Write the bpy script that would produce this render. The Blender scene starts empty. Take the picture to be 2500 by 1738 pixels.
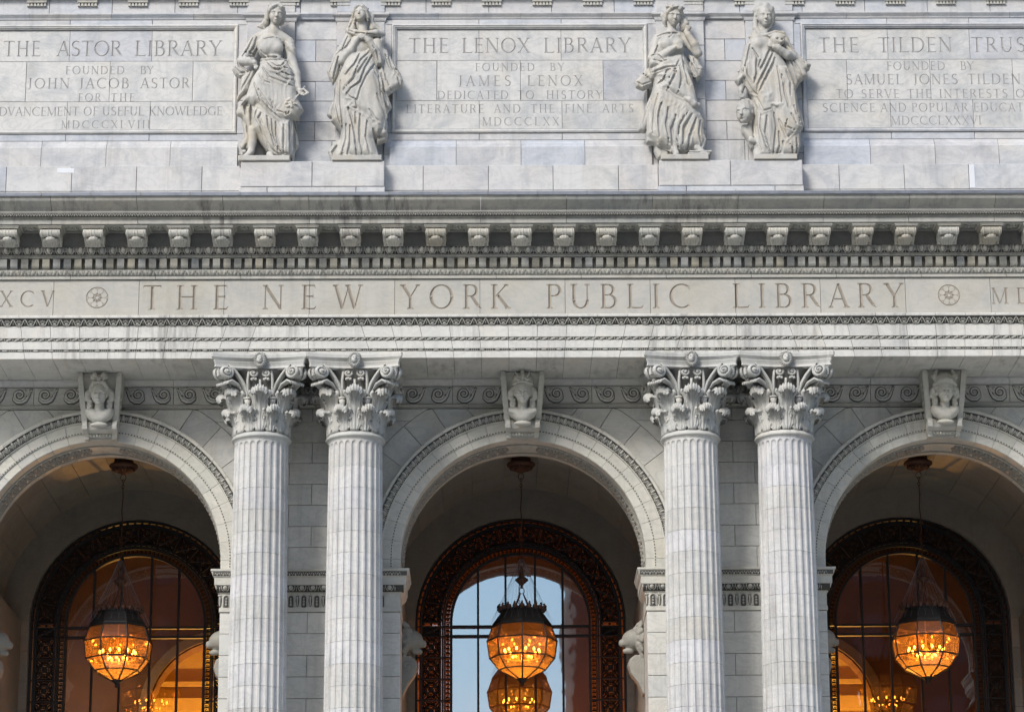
import bpy, bmesh, math, random
import numpy as np
from mathutils import Matrix, Vector
from mathutils.geometry import delaunay_2d_cdt

random.seed(7)
rng = np.random.default_rng(7)
R = math.radians
PI = math.pi
sc = bpy.context.scene
C = sc.collection

# ------------------------------------------------------------------ camera
BAY = 7.8
cam_d = bpy.data.cameras.new('camera')
cam_d.sensor_fit = 'HORIZONTAL'
cam_d.sensor_width = 36.0
cam_d.lens = 7264.7 / 2500 * 36.0
cam_d.clip_start = 0.5
cam_d.clip_end = 2000
cam = bpy.data.objects.new('camera', cam_d)
C.objects.link(cam)
cam.matrix_world = (Matrix.Translation((-0.5833, -52.4255, 1.7)) @ Matrix.Rotation(-0.0074, 4, 'Z')
                    @ Matrix.Rotation(PI / 2 + 0.2811, 4, 'X') @ Matrix.Rotation(-0.0053, 4, 'Z'))
sc.camera = cam

# ------------------------------------------------------------------ sky, sun, exposure
SUN_EL, SUN_AZ = R(38), R(-150)      # the soft light comes from high in front, a little from the left
world = bpy.data.worlds.new('World')
sc.world = world
world.use_nodes = True
wn = world.node_tree
sky = wn.nodes.new('ShaderNodeTexSky')
sky.sky_type = 'NISHITA'
sky.sun_disc = False
sky.sun_elevation = SUN_EL
sky.sun_rotation = R(210)
sky.air_density = 1.0
sky.dust_density = 1.6
sky.ozone_density = 0.6
wn.nodes['Background'].inputs['Strength'].default_value = 0.115
wn.links.new(sky.outputs[0], wn.nodes['Background'].inputs['Color'])
sun_d = bpy.data.lights.new('sun', 'SUN')
sun_d.energy = 1.35
sun_d.angle = R(15)
sun_d.color = (1.0, 0.97, 0.93)
sun = bpy.data.objects.new('sun', sun_d)
C.objects.link(sun)
sun_dir = Vector((math.sin(R(-32)) * math.cos(SUN_EL), -math.cos(R(-32)) * math.cos(SUN_EL), math.sin(SUN_EL)))
sun.rotation_euler = sun_dir.to_track_quat('Z', 'Y').to_euler()
sun.location = (0, -20, 40)
sc.view_settings.view_transform = 'Standard'
sc.view_settings.look = 'None'
sc.view_settings.gamma = 1
sc.view_settings.use_curve_mapping = False
sc.view_settings.exposure = 1.08
sc.cycles.max_bounces = 8
sc.cycles.transparent_max_bounces = 12

# ------------------------------------------------------------------ object helpers
def obj(name, me, mat=None, parent=None, loc=(0, 0, 0), rot=(0, 0, 0), scale=None):
    if mat is not None and not me.materials:
        me.materials.append(mat)
    o = bpy.data.objects.new(name, me)
    o.location = loc
    o.rotation_euler = rot
    if scale is not None:
        o.scale = scale
    if parent is not None:
        o.parent = parent
    C.objects.link(o)
    return o

def empty(name, loc=(0, 0, 0), parent=None):
    o = bpy.data.objects.new(name, None)
    o.empty_display_size = 0.2
    o.location = loc
    if parent is not None:
        o.parent = parent
    C.objects.link(o)
    return o

def tag(o, label=None, cat=None, group=None, kind=None):
    if label: o['label'] = label
    if cat: o['category'] = cat
    if group: o['group'] = group
    if kind: o['kind'] = kind
    return o

def mesh(name, v, f, smooth=False):
    me = bpy.data.meshes.new(name)
    me.from_pydata([tuple(map(float, p)) for p in v], [], [tuple(map(int, t)) for t in f])
    if smooth:
        me.polygons.foreach_set('use_smooth', [True] * len(me.polygons))
    me.update()
    return me

def mesh_np(name, v, quads, smooth=True):
    me = bpy.data.meshes.new(name)
    n = len(quads)
    k = quads.shape[1]
    me.vertices.add(len(v)); me.vertices.foreach_set('co', np.asarray(v, np.float32).ravel())
    me.loops.add(n * k); me.loops.foreach_set('vertex_index', quads.astype(np.int32).ravel())
    me.polygons.add(n)
    me.polygons.foreach_set('loop_start', np.arange(n, dtype=np.int32) * k)
    me.polygons.foreach_set('use_smooth', np.full(n, smooth))
    me.update(calc_edges=True)
    me.validate()
    return me

class MB:
    """collects shapes into one mesh"""
    def __init__(s): s.v = []; s.f = []
    def add(s, v, f):
        o = len(s.v); s.v.extend([tuple(p) for p in v]); s.f.extend([tuple(i + o for i in t) for t in f]); return s
    def box(s, x0, x1, y0, y1, z0, z1):
        v = [(x, y, z) for z in (z0, z1) for y in (y0, y1) for x in (x0, x1)]
        return s.add(v, [(0, 2, 3, 1), (4, 5, 7, 6), (0, 1, 5, 4), (1, 3, 7, 5), (3, 2, 6, 7), (2, 0, 4, 6)])
    def tube(s, pts, r, n=6, closed=False, flat=1.0):
        pts = [Vector(p) for p in pts]; m = len(pts); rs = r if hasattr(r, '__len__') else [r] * m
        V = []; ref = None
        for i, p in enumerate(pts):
            a = pts[i - 1] if (i > 0 or closed) else pts[i]
            b = pts[(i + 1) % m] if (i < m - 1 or closed) else pts[i]
            t = (b - a).normalized() if (b - a).length > 1e-9 else Vector((0, 0, 1))
            if ref is None:
                ref = Vector((0, 1, 0)) if abs(t.y) < 0.9 else Vector((1, 0, 0))
            u = t.cross(ref)
            if u.length < 1e-4: u = t.cross(Vector((1, 0, 0.3)))
            u.normalize(); w = u.cross(t).normalized(); ref = w
            for j in range(n):
                a_ = 2 * PI * j / n
                V.append(p + u * math.cos(a_) * rs[i] + w * math.sin(a_) * rs[i] * flat)
        F = []
        for i in range(m if closed else m - 1):
            for j in range(n):
                a0 = i * n + j; a1 = i * n + (j + 1) % n; b0 = ((i + 1) % m) * n + j; b1 = ((i + 1) % m) * n + (j + 1) % n
                F.append((a0, a1, b1, b0))
        if not closed:
            F.append(tuple(range(n - 1, -1, -1))); F.append(tuple((m - 1) * n + j for j in range(n)))
        return s.add(V, F)
    def ball(s, c, r, nu=8, nv=5):
        rx, ry, rz = r if hasattr(r, '__len__') else (r, r, r)
        V = [(c[0], c[1], c[2] + rz)]
        for i in range(1, nv):
            t = PI * i / nv
            for j in range(nu):
                a = 2 * PI * j / nu
                V.append((c[0] + rx * math.sin(t) * math.cos(a), c[1] + ry * math.sin(t) * math.sin(a), c[2] + rz * math.cos(t)))
        V.append((c[0], c[1], c[2] - rz)); L = len(V) - 1
        F = [(0, 1 + j, 1 + (j + 1) % nu) for j in range(nu)]
        for i in range(nv - 2):
            for j in range(nu):
                F.append((1 + i * nu + j, 1 + (i + 1) * nu + j, 1 + (i + 1) * nu + (j + 1) % nu, 1 + i * nu + (j + 1) % nu))
        F += [(L, 1 + (nv - 2) * nu + (j + 1) % nu, 1 + (nv - 2) * nu + j) for j in range(nu)]
        return s.add(V, F)
    def dome(s, x, z, rx, rz, h, rot=0, y=0, n=9, rings=3):
        """half ellipsoid standing on the plane y, bulging towards -y"""
        cr, sr = math.cos(rot), math.sin(rot)
        V = [(x, y - h, z)]
        for i in range(1, rings + 1):
            t = PI / 2 * i / rings
            for j in range(n):
                a = 2 * PI * j / n
                px, pz = rx * math.sin(t) * math.cos(a), rz * math.sin(t) * math.sin(a)
                V.append((x + px * cr - pz * sr, y - h * math.cos(t), z + px * sr + pz * cr))
        F = [(0, 1 + j, 1 + (j + 1) % n) for j in range(n)]
        for i in range(rings - 1):
            for j in range(n):
                F.append((1 + i * n + j, 1 + (i + 1) * n + j, 1 + (i + 1) * n + (j + 1) % n, 1 + i * n + (j + 1) % n))
        return s.add(V, F)
    def lathe(s, prof, n=24, c=(0, 0)):
        V = []; m = len(prof)
        for r, z in prof:
            for j in range(n):
                a = 2 * PI * j / n
                V.append((c[0] + r * math.cos(a), c[1] + r * math.sin(a), z))
        F = [(i * n + j, i * n + (j + 1) % n, (i + 1) * n + (j + 1) % n, (i + 1) * n + j) for i in range(m - 1) for j in range(n)]
        return s.add(V, F)
    def mesh(s, name, smooth=False): return mesh(name, s.v, s.f, smooth)

def fix_normals(me):
    bm = bmesh.new(); bm.from_mesh(me); bmesh.ops.recalc_face_normals(bm, faces=bm.faces); bm.to_mesh(me); bm.free(); return me

def slab(poly, yf, yb, gap=0.004, ch=0.006, name='stone'):
    """a stone with the outline poly (x,z, any simple polygon, ccw), front at yf, back at yb, with chamfered front edges"""
    P = [Vector((p[0], p[1])) for p in poly]
    A = sum(P[i - 1].x * P[i].y - P[i].x * P[i - 1].y for i in range(len(P)))
    if A < 0: P.reverse()
    def inset(d):
        out = []
        n = len(P)
        for i in range(n):
            a = (P[i] - P[i - 1]).normalized(); b = (P[(i + 1) % n] - P[i]).normalized()
            na = Vector((-a.y, a.x)); nb = Vector((-b.y, b.x)); m = na + nb
            k = max(0.35, (1 + na.dot(nb)))
            out.append(P[i] + m * (d / k))
        return out
    n = len(P)
    o1 = inset(gap); o2 = inset(gap + ch)
    V = [(p.x, yb, p.y) for p in o1] + [(p.x, yf + ch, p.y) for p in o1] + [(p.x, yf, p.y) for p in o2]
    F = [tuple(range(2 * n, 3 * n))]
    for i in range(n):
        j = (i + 1) % n
        F.append((i, j, n + j, n + i)); F.append((n + i, n + j, 2 * n + j, 2 * n + i))
    return mesh(name, V, F)

def stone(name, x0, x1, z0, z1, yf, yb, mat, parent, **k):
    """rectangular stone, origin at its centre"""
    cx, cz = (x0 + x1) / 2, (z0 + z1) / 2
    dy = float(rng.normal(0, 0.0016))
    return obj(name, slab([(x0 - cx, z0 - cz), (x1 - cx, z0 - cz), (x1 - cx, z1 - cz), (x0 - cx, z1 - cz)], 0, yb - yf, **k), mat, parent, (cx, yf + dy, cz))

def sweep_x(prof, x0, x1, name='moulding', nx=1, wob=0):
    """closed profile [(y,z)] extruded along x"""
    n = len(prof); V = []
    for x in (x0, x1): V += [(x, p[0], p[1]) for p in prof]
    F = [(i, (i + 1) % n, n + (i + 1) % n, n + i) for i in range(n)]
    F += [tuple(range(n - 1, -1, -1)), tuple(range(n, 2 * n))]
    return fix_normals(mesh(name, V, F))

def mould_path(path, prof, name='moulding'):
    """profile [(out,z)] (open) swept with mitres along an open path [(x,y)]; out is to the right of the walking direction"""
    n = len(path); V = []; m = len(prof)
    for i in range(n):
        p = Vector(path[i])
        a = (p - Vector(path[i - 1])).normalized() if i > 0 else None
        b = (Vector(path[i + 1]) - p).normalized() if i < n - 1 else None
        a = a or b; b = b or a
        na = Vector((a.y, -a.x)); nb = Vector((b.y, -b.x)); mm = (na + nb) / (1 + na.dot(nb))
        for o, z in prof: V.append((p.x + mm.x * o, p.y + mm.y * o, z))
    F = [(i * m + j, (i + 1) * m + j, (i + 1) * m + j + 1, i * m + j + 1) for i in range(n - 1) for j in range(m - 1)]
    return mesh(name, V, F)

# ------------------------------------------------------------------ materials
def newmat(name):
    m = bpy.data.materials.new(name); m.use_nodes = True
    nt = m.node_tree; b = nt.nodes['Principled BSDF']
    return m, nt, b

def marble(name, pal, vein=0.35, streak=0.25, scale=1.0, soot=(0.13, 0.125, 0.12), rough=0.55, bump=0.25, patch=0.35, warm=0.25, obj_var=1.0, tint=.915):
    pal = [(c[0] * 1.0, c[1] * (.990 + .015 * (tint - .92) / .08), c[2] * tint) for c in pal]
    m, nt, b = newmat(name); N = nt.nodes; L = nt.links
    geo = N.new('ShaderNodeNewGeometry'); oi = N.new('ShaderNodeObjectInfo')
    # every stone gets its own piece of the vein pattern
    off = N.new('ShaderNodeVectorMath'); off.operation = 'SCALE'; off.inputs[0].default_value = (37.1, 19.7, 53.3)
    L.new(oi.outputs['Random'], off.inputs['Scale'])
    add = N.new('ShaderNodeVectorMath'); add.operation = 'ADD'
    L.new(geo.outputs['Position'], add.inputs[0]); L.new(off.outputs[0], add.inputs[1])
    ramp = N.new('ShaderNodeValToRGB'); ramp.color_ramp.interpolation = 'LINEAR'
    els = ramp.color_ramp.elements
    for i, c in enumerate(pal):
        e = els[i] if i < 2 else els.new(0.5)
        e.position = i / (len(pal) - 1); e.color = (*c, 1)
    if obj_var < 1:
        mm = N.new('ShaderNodeMapRange'); mm.inputs['To Min'].default_value = 0.5 - obj_var / 2; mm.inputs['To Max'].default_value = 0.5 + obj_var / 2
        L.new(oi.outputs['Random'], mm.inputs['Value']); L.new(mm.outputs[0], ramp.inputs['Fac'])
    else:
        L.new(oi.outputs['Random'], ramp.inputs['Fac'])
    col = ramp.outputs['Color']
    def noise(vec, sc_, det=5, rgh=0.6, dist=0.0):
        n = N.new('ShaderNodeTexNoise'); n.inputs['Scale'].default_value = sc_; n.inputs['Detail'].default_value = det
        n.inputs['Roughness'].default_value = rgh; n.inputs['Distortion'].default_value = dist
        L.new(vec, n.inputs['Vector']); return n.outputs['Fac']
    def rmp(fac, a, bb):
        r = N.new('ShaderNodeMapRange'); r.inputs['From Min'].default_value = a; r.inputs['From Max'].default_value = bb
        L.new(fac, r.inputs['Value']); return r.outputs[0]
    def mixc(fac, c1, c2, mode='MIX', amt=1.0):
        x = N.new('ShaderNodeMix'); x.data_type = 'RGBA'; x.blend_type = mode
        if amt != 1.0:
            q = N.new('ShaderNodeMath'); q.operation = 'MULTIPLY'; q.inputs[1].default_value = amt; L.new(fac, q.inputs[0]); fac = q.outputs[0]
        L.new(fac, x.inputs['Factor'])
        for i, c in ((6, c1), (7, c2)):
            if isinstance(c, tuple): x.inputs[i].default_value = (*c, 1)
            else: L.new(c, x.inputs[i])
        return x.outputs[2]
    # cloudy grey patches
    f = rmp(noise(add.outputs[0], 1.6 * scale, 6, 0.62, 0.6), 0.46, 0.72)
    col = mixc(f, col, (0.62, 0.66, 0.72), 'MULTIPLY', patch)
    # warm staining
    f = rmp(noise(add.outputs[0], 0.9 * scale, 4, 0.6, 0.3), 0.5, 0.75)
    col = mixc(f, col, (0.95, 0.84, 0.66), 'MULTIPLY', warm)
    # veins: a diagonal stretched ridged noise
    mp = N.new('ShaderNodeMapping'); mp.inputs['Rotation'].default_value = (0.4, 0.95, 0.3); mp.inputs['Scale'].default_value = (1.0, 1.0, 1.9)
    L.new(add.outputs[0], mp.inputs['Vector'])
    v = noise(mp.outputs[0], 1.5 * scale, 8, 0.66, 1.6)
    s1 = N.new('ShaderNodeMath'); s1.operation = 'SUBTRACT'; s1.inputs[1].default_value = 0.5; L.new(v, s1.inputs[0])
    s2 = N.new('ShaderNodeMath'); s2.operation = 'ABSOLUTE'; L.new(s1.outputs[0], s2.inputs[0])
    f = rmp(s2.outputs[0], 0.05, 0.0)
    col = mixc(f, col, (0.55, 0.58, 0.62), 'MULTIPLY', vein)
    # soot washed down in vertical streaks (their own shape, all over the stone)
    mp2 = N.new('ShaderNodeMapping'); mp2.inputs['Scale'].default_value = (7.0, 2.0, 0.55)
    L.new(geo.outputs['Position'], mp2.inputs['Vector'])
    f1 = rmp(noise(mp2.outputs[0], 1.0, 6, 0.68), 0.47, 0.68)
    f2 = rmp(noise(geo.outputs['Position'], 0.6, 3, 0.6), 0.42, 0.60)
    q = N.new('ShaderNodeMath'); q.operation = 'MULTIPLY'; L.new(f1, q.inputs[0]); L.new(f2, q.inputs[1])
    col = mixc(q.outputs[0], col, soot, 'MIX', streak)
    # fine grain and specks
    g = noise(geo.outputs['Position'], 55, 3, 0.7)
    f = rmp(g, 0.3, 0.75)
    col = mixc(f, col, (0.86, 0.86, 0.86), 'MULTIPLY', 0.45)
    L.new(col, b.inputs['Base Color'])
    b.inputs['Roughness'].default_value = rough
    b.inputs['Specular IOR Level'].default_value = 0.28
    bp = N.new('ShaderNodeBump'); bp.inputs['Strength'].default_value = bump; bp.inputs['Distance'].default_value = 0.012
    hn = noise(geo.outputs['Position'], 16, 6, 0.7)
    L.new(hn, bp.inputs['Height']); L.new(bp.outputs[0], b.inputs['Normal'])
    return m

def plain(name, col, rough=0.5, metal=0.0, var=0.3, scale=6.0, bump=0.1, emit=None, estr=0):
    m, nt, b = newmat(name); N = nt.nodes; L = nt.links
    n = N.new('ShaderNodeTexNoise'); n.inputs['Scale'].default_value = scale; n.inputs['Detail'].default_value = 6
    tc = N.new('ShaderNodeNewGeometry'); L.new(tc.outputs['Position'], n.inputs['Vector'])
    x = N.new('ShaderNodeMix'); x.data_type = 'RGBA'
    L.new(n.outputs['Fac'], x.inputs['Factor'])
    x.inputs[6].default_value = (*[c * (1 - var) for c in col], 1); x.inputs[7].default_value = (*[min(1, c * (1 + var)) for c in col], 1)
    L.new(x.outputs[2], b.inputs['Base Color'])
    b.inputs['Roughness'].default_value = rough; b.inputs['Metallic'].default_value = metal
    if bump:
        bp = N.new('ShaderNodeBump'); bp.inputs['Strength'].default_value = bump; bp.inputs['Distance'].default_value = 0.01
        L.new(n.outputs['Fac'], bp.inputs['Height']); L.new(bp.outputs[0], b.inputs['Normal'])
    if emit:
        b.inputs['Emission Color'].default_value = (*emit, 1); b.inputs['Emission Strength'].default_value = estr
    return m

M = {}
M['attic'] = marble('attic_marble', tint=1.02, pal=[(.47, .49, .52), (.52, .53, .54), (.55, .545, .53), (.50, .52, .55), (.57, .57, .58), (.52, .51, .50)], streak=.24, vein=.25, patch=.8, warm=.3)
M['panel'] = marble('panel_marble', tint=.985, pal=[(.47, .48, .51), (.55, .545, .53), (.52, .52, .53), (.57, .565, .55)], streak=.18, vein=.3, patch=.8, warm=.3)
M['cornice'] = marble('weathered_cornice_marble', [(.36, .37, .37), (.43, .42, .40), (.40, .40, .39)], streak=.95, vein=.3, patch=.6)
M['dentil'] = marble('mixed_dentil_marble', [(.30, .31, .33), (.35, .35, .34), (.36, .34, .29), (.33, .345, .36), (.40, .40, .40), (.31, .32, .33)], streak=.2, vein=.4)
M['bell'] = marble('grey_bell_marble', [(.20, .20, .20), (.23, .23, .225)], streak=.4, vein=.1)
M['carved'] = marble('carved_weathered_marble', [(.42, .42, .41), (.46, .455, .44)], streak=.4, vein=.2, obj_var=.5)
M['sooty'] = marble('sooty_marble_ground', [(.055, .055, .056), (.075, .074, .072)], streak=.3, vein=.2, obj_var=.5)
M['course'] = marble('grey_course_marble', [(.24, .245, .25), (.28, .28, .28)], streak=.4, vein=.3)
M['frieze'] = marble('frieze_marble', tint=.94, pal=[(.43, .425, .405), (.46, .45, .43), (.42, .415, .40)], streak=.12, vein=.2, warm=.4)
M['archi'] = marble('architrave_marble', [(.52, .52, .53), (.60, .60, .60), (.55, .54, .53), (.57, .57, .57)], streak=.62, vein=.2)
M['wall'] = marble('porch_wall_marble', tint=.93, pal=[(.55, .56, .57), (.60, .60, .59), (.58, .575, .565), (.61, .61, .61)], streak=.2, vein=.3)
M['arch'] = marble('arch_marble', [(.50, .50, .48), (.56, .555, .53), (.53, .525, .51)], streak=.25, vein=.25)
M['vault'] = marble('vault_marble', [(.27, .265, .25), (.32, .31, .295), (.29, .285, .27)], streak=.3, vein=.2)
M['column'] = marble('column_marble', tint=.97, pal=[(.53, .525, .51), (.58, .58, .59), (.50, .495, .48), (.62, .615, .61), (.56, .56, .58)], streak=.45, vein=.3, patch=.3, bump=.15)
M['capital'] = marble('capital_marble', [(.46, .47, .48), (.52, .52, .52)], streak=.35, vein=.15, bump=.35)
M['statue'] = marble('statue_marble', tint=.955, pal=[(.45, .44, .42), (.48, .47, .45)], streak=.55, vein=.15, scale=1.6, warm=.7, patch=.55, bump=.3, soot=(.22, .215, .21))
M['modillion'] = marble('modillion_marble', [(.46, .46, .45), (.54, .53, .51), (.42, .40, .36)], streak=.5, vein=.1)
M['mortar'] = plain('dark_joint_mortar', (.19, .185, .175), .9)
M['grimy_shade'] = plain('grimy_painted_shade', (.10, .098, .092), .9, var=.3)  # grime and painted recess shade: scroll outlines, niche fills, leaf ground
M['letter_attic'] = plain('grey_letter_cut', (.33, .325, .315), .8, var=.25, scale=9)
M['letter'] = plain('weathered_letter_cut', (.30, .27, .225), .8, var=.25, scale=9)
M['bronze'] = plain('dark_bronze', (.010, .009, .009), .55, metal=0, var=.4, scale=14, bump=.2)
M['iron'] = plain('blackened_window_iron', (.012, .015, .019), .55, metal=0, var=.3)
M['rust'] = plain('rusty_bronze', (.10, .045, .028), .6, metal=.4, var=.5, scale=20, bump=.3)
M['zinc'] = plain('grey_zinc_gutter', (.25, .27, .31), .4, metal=.6, var=.35, scale=7)
M['patch'] = plain('new_white_marble_patch', (.60, .62, .65), .5, var=.06)
# ------------------------------------------------------------------ roman capitals, cut as V grooves
TK, TN = 0.125, 0.062          # thick and thin strokes, in cap heights
def glyph(ch):
    """-> (advance, [ (outline polygon, centre line) ]) for a cap height of 1"""
    S = []
    def bar(x0, z0, x1, z1, w, w1=None):
        w1 = w if w1 is None else w1
        d = Vector((x1 - x0, z1 - z0)); L = d.length; d.normalize(); n = Vector((-d.y, d.x))
        a, b = Vector((x0, z0)), Vector((x1, z1))
        S.append(([a - n * w / 2, b - n * w1 / 2, b + n * w1 / 2, a + n * w / 2], [a + d * w / 2, b - d * w1 / 2]))
    def serif(x, z, w=0.26, up=1):
        h = 0.035
        a = 0.05 * up
        S.append(([Vector((x - w / 2, z)), Vector((x + w / 2, z)), Vector((x + w / 2, z + h * up)), Vector((x + TK / 2 + .01, z + a + h * up)), Vector((x - TK / 2 - .01, z + a + h * up)), Vector((x - w / 2, z + h * up))],
                  [Vector((x - w / 2 + .03, z + h * up / 2)), Vector((x + w / 2 - .03, z + h * up / 2))]))
    def stem(x, w=TK, s0=True, s1=True, z0=0, z1=1):
        bar(x, z0, x, z1, w)
        if s0: serif(x, z0, .27 if w > .08 else .22, 1)
        if s1: serif(x, z1, .27 if w > .08 else .22, -1)
    def tip(x, z, dz, w=0.05):   # end serif of a thin arm
        S.append(([Vector((x - w, z)), Vector((x, z)), Vector((x + .012, z + dz))], [Vector((x - w * .5, z + dz * .12)), Vector((x - w * .2, z + dz * .3))]))
    def arc(cx, cz, rx, rz, a0, a1, n=14, wk=TK, wn=TN, end=None):
        out, inn, mid = [], [], []
        for i in range(n + 1):
            a = R(a0 + (a1 - a0) * i / n)
            k = abs(math.cos(a)) ** 1.3
            w = wn + (wk - wn) * k
            c = Vector((cx + rx * math.cos(a), cz + rz * math.sin(a))); nn = Vector((math.cos(a) * rz, math.sin(a) * rx)).normalized()
            out.append(c + nn * w / 2); inn.append(c - nn * w / 2); mid.append(c)
        S.append((out + inn[::-1], mid[1:-1]))
    adv = .7
    if ch == 'I': stem(.15); adv = .30
    elif ch == 'T':
        stem(.36, s1=False); bar(.02, 1 - TN / 2, .70, 1 - TN / 2, TN); tip(.055, 1 - .05, -.11); S[-1] = ([Vector((.0, .86)), Vector((.075, .95)), Vector((.02, 1.0))], [Vector((.03, .93)), Vector((.035, .955))])
        S.append(([Vector((.72, .86)), Vector((.70, 1.0)), Vector((.645, .95))], [Vector((.69, .93)), Vector((.685, .955))])); adv = .72
    elif ch in 'LEF':
        stem(.16, s1=True, s0=True)
        if ch in 'LE':
            e = .62 if ch == 'L' else .56
            bar(.16, TN / 2, e, TN / 2, TN); S.append(([Vector((e - .07, .04)), Vector((e, 0)), Vector((e + .05, .17))], [Vector((e - .02, .05)), Vector((e + .005, .09))]))
        if ch in 'EF':
            bar(.16, 1 - TN / 2, .54, 1 - TN / 2, TN); S.append(([Vector((.54, 1.0)), Vector((.48, .955)), Vector((.575, .85))], [Vector((.535, .95)), Vector((.545, .92))]))
            bar(.16, .53, .46, .53, TN); S.append(([Vector((.44, .56)), Vector((.44, .50)), Vector((.50, .44)), Vector((.49, .62))], [Vector((.47, .55)), Vector((.475, .51))]))
        adv = {'L': .66, 'E': .62, 'F': .58}[ch]
    elif ch == 'H': stem(.16); stem(.70); bar(.16, .52, .70, .52, TN); adv = .86
    elif ch == 'N': stem(.13, TN); stem(.73, TN, s0=False); bar(.12, .985, .725, .03, TK); adv = .86
    elif ch == 'M': stem(.11, TN); stem(.86, TK); bar(.13, .98, .485, .03, TK); bar(.84, .97, .485, .03, TN); adv = .98
    elif ch == 'A': bar(.06, .02, .37, .97, TN); bar(.37, .99, .68, .02, TK); bar(.17, .36, .57, .36, TN); serif(.07, 0, .2); serif(.68, 0, .26); adv = .76
    elif ch == 'V': bar(.08, .98, .39, .02, TK); bar(.39, .03, .68, .98, TN); serif(.08, 1, .26, -1); serif(.68, 1, .2, -1); adv = .76
    elif ch == 'W': 
        bar(.08, .98, .35, .02, TK); bar(.35, .03, .58, .9, TN); bar(.55, .98, .82, .02, TK); bar(.82, .03, 1.05, .98, TN)
        serif(.08, 1, .24, -1); serif(.55, 1, .24, -1); serif(1.05, 1, .2, -1); adv = 1.12
    elif ch == 'X': bar(.09, .98, .66, .02, TK); bar(.10, .02, .64, .98, TN); serif(.09, 1, .24, -1); serif(.66, 0, .24); serif(.10, 0, .2); serif(.64, 1, .2, -1); adv = .76
    elif ch == 'Y': bar(.08, .98, .38, .48, TK); bar(.38, .48, .67, .98, TN); stem(.38, s1=False, z1=.5); serif(.08, 1, .24, -1); serif(.67, 1, .2, -1); adv = .76
    elif ch == 'K': stem(.16); bar(.18, .46, .62, .98, TN); bar(.28, .58, .68, .03, TK); serif(.62, 1, .2, -1); serif(.68, 0, .24); adv = .76
    elif ch == 'O': arc(.47, .5, .40, .47, 0, 180, 16); arc(.47, .5, .40, .47, 180, 360, 16); adv = .94
    elif ch == 'C': arc(.50, .5, .42, .47, 48, 312, 22); S.append(([Vector((.76, .82)), Vector((.80, .74)), Vector((.81, .94))], [Vector((.785, .82)), Vector((.795, .86))])); adv = .84
    elif ch == 'G': arc(.50, .5, .42, .47, 48, 300, 22); bar(.76, .04, .76, .42, TK); serif(.76, .42, .25, -1); S.append(([Vector((.76, .82)), Vector((.80, .74)), Vector((.81, .94))], [Vector((.785, .82)), Vector((.795, .86))])); adv = .88
    elif ch == 'D': stem(.14); bar(.14, 1 - TN / 2, .36, 1 - TN / 2, TN); bar(.14, TN / 2, .36, TN / 2, TN); arc(.34, .5, .44, .47, -90, 90, 16); adv = .84
    elif ch in 'PRB':
        stem(.15); zc, rz = (.745, .225) if ch != 'B' else (.76, .21)
        bar(.15, 1 - TN / 2, .34, 1 - TN / 2, TN); bar(.15, zc - rz, .34, zc - rz, TN); arc(.33, zc, .21 if ch != 'B' else .19, rz - .005, -90, 90, 10)
        if ch == 'R':
            bar(.34, .54, .62, .10, TK); bar(.60, .12, .72, .03, .07, .03); adv = .72
        elif ch == 'B': bar(.15, TN / 2, .36, TN / 2, TN); arc(.35, .29, .25, .26, -90, 90, 12); adv = .68
        else: adv = .60
    elif ch == 'S': arc(.33, .745, .20, .225, 35, 262, 14); arc(.30, .27, .23, .24, -145, 88, 14); bar(.27, .53, .38, .49, TK); adv = .62
    elif ch == 'U': stem(.14, TK, s0=False, z0=.33); stem(.66, TN, s0=False, z0=.33); arc(.40, .36, .26, .335, 180, 360, 14); adv = .80
    elif ch == 'J': stem(.28, TK, s0=False, z0=.10); arc(.12, .13, .16, .17, -100, -10, 8, TN + .02, TN); adv = .44
    elif ch == ',': bar(.1, .08, .04, -.10, .09, .03); adv = .2
    return adv, S

def text_strokes(words, z0, z1, keyed=False):
    """words: [(text, x0, x1)] -> strokes in panel metres"""
    out = []; h = z1 - z0
    for w, x0, x1 in words:
        gs = [glyph(c) for c in w]; sp = .20
        tot = sum(g[0] for g in gs) + sp * (len(gs) - 1)
        free = (x1 - x0) / h - sum(g[0] for g in gs)
        sp = free / max(1, len(gs) - 1)
        kx = 1.0
        if sp < .02 or sp > .75:
            sp = .12 if sp < .02 else .75
            kx = ((x1 - x0) / h - sp * (len(gs) - 1)) / sum(g[0] for g in gs)
        x = x0
        for gi, (adv, S) in enumerate(gs):
            for poly, mid in S:
                f = lambda p: (x + p.x * kx * h, z0 + p.y * h)
                s_ = ([f(p) for p in poly], [f(p) for p in mid])
                out.append(((w[gi], round(x, 3), round(z0, 2)), s_) if keyed else s_)
            x += (adv * kx + sp) * h
    return out

def line_words(text, x0, x1, gap=1.0):
    """spread one line of several words between x0 and x1"""
    ws = text.split(); ad = [sum(glyph(c)[0] for c in w) + .2 * (len(w) - 1) for w in ws]
    tot = sum(ad) + gap * (len(ws) - 1); k = (x1 - x0) / tot; x = x0; out = []
    for w, a in zip(ws, ad):
        out.append((w, x, x + a * k)); x += (a + gap) * k
    return out

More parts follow.
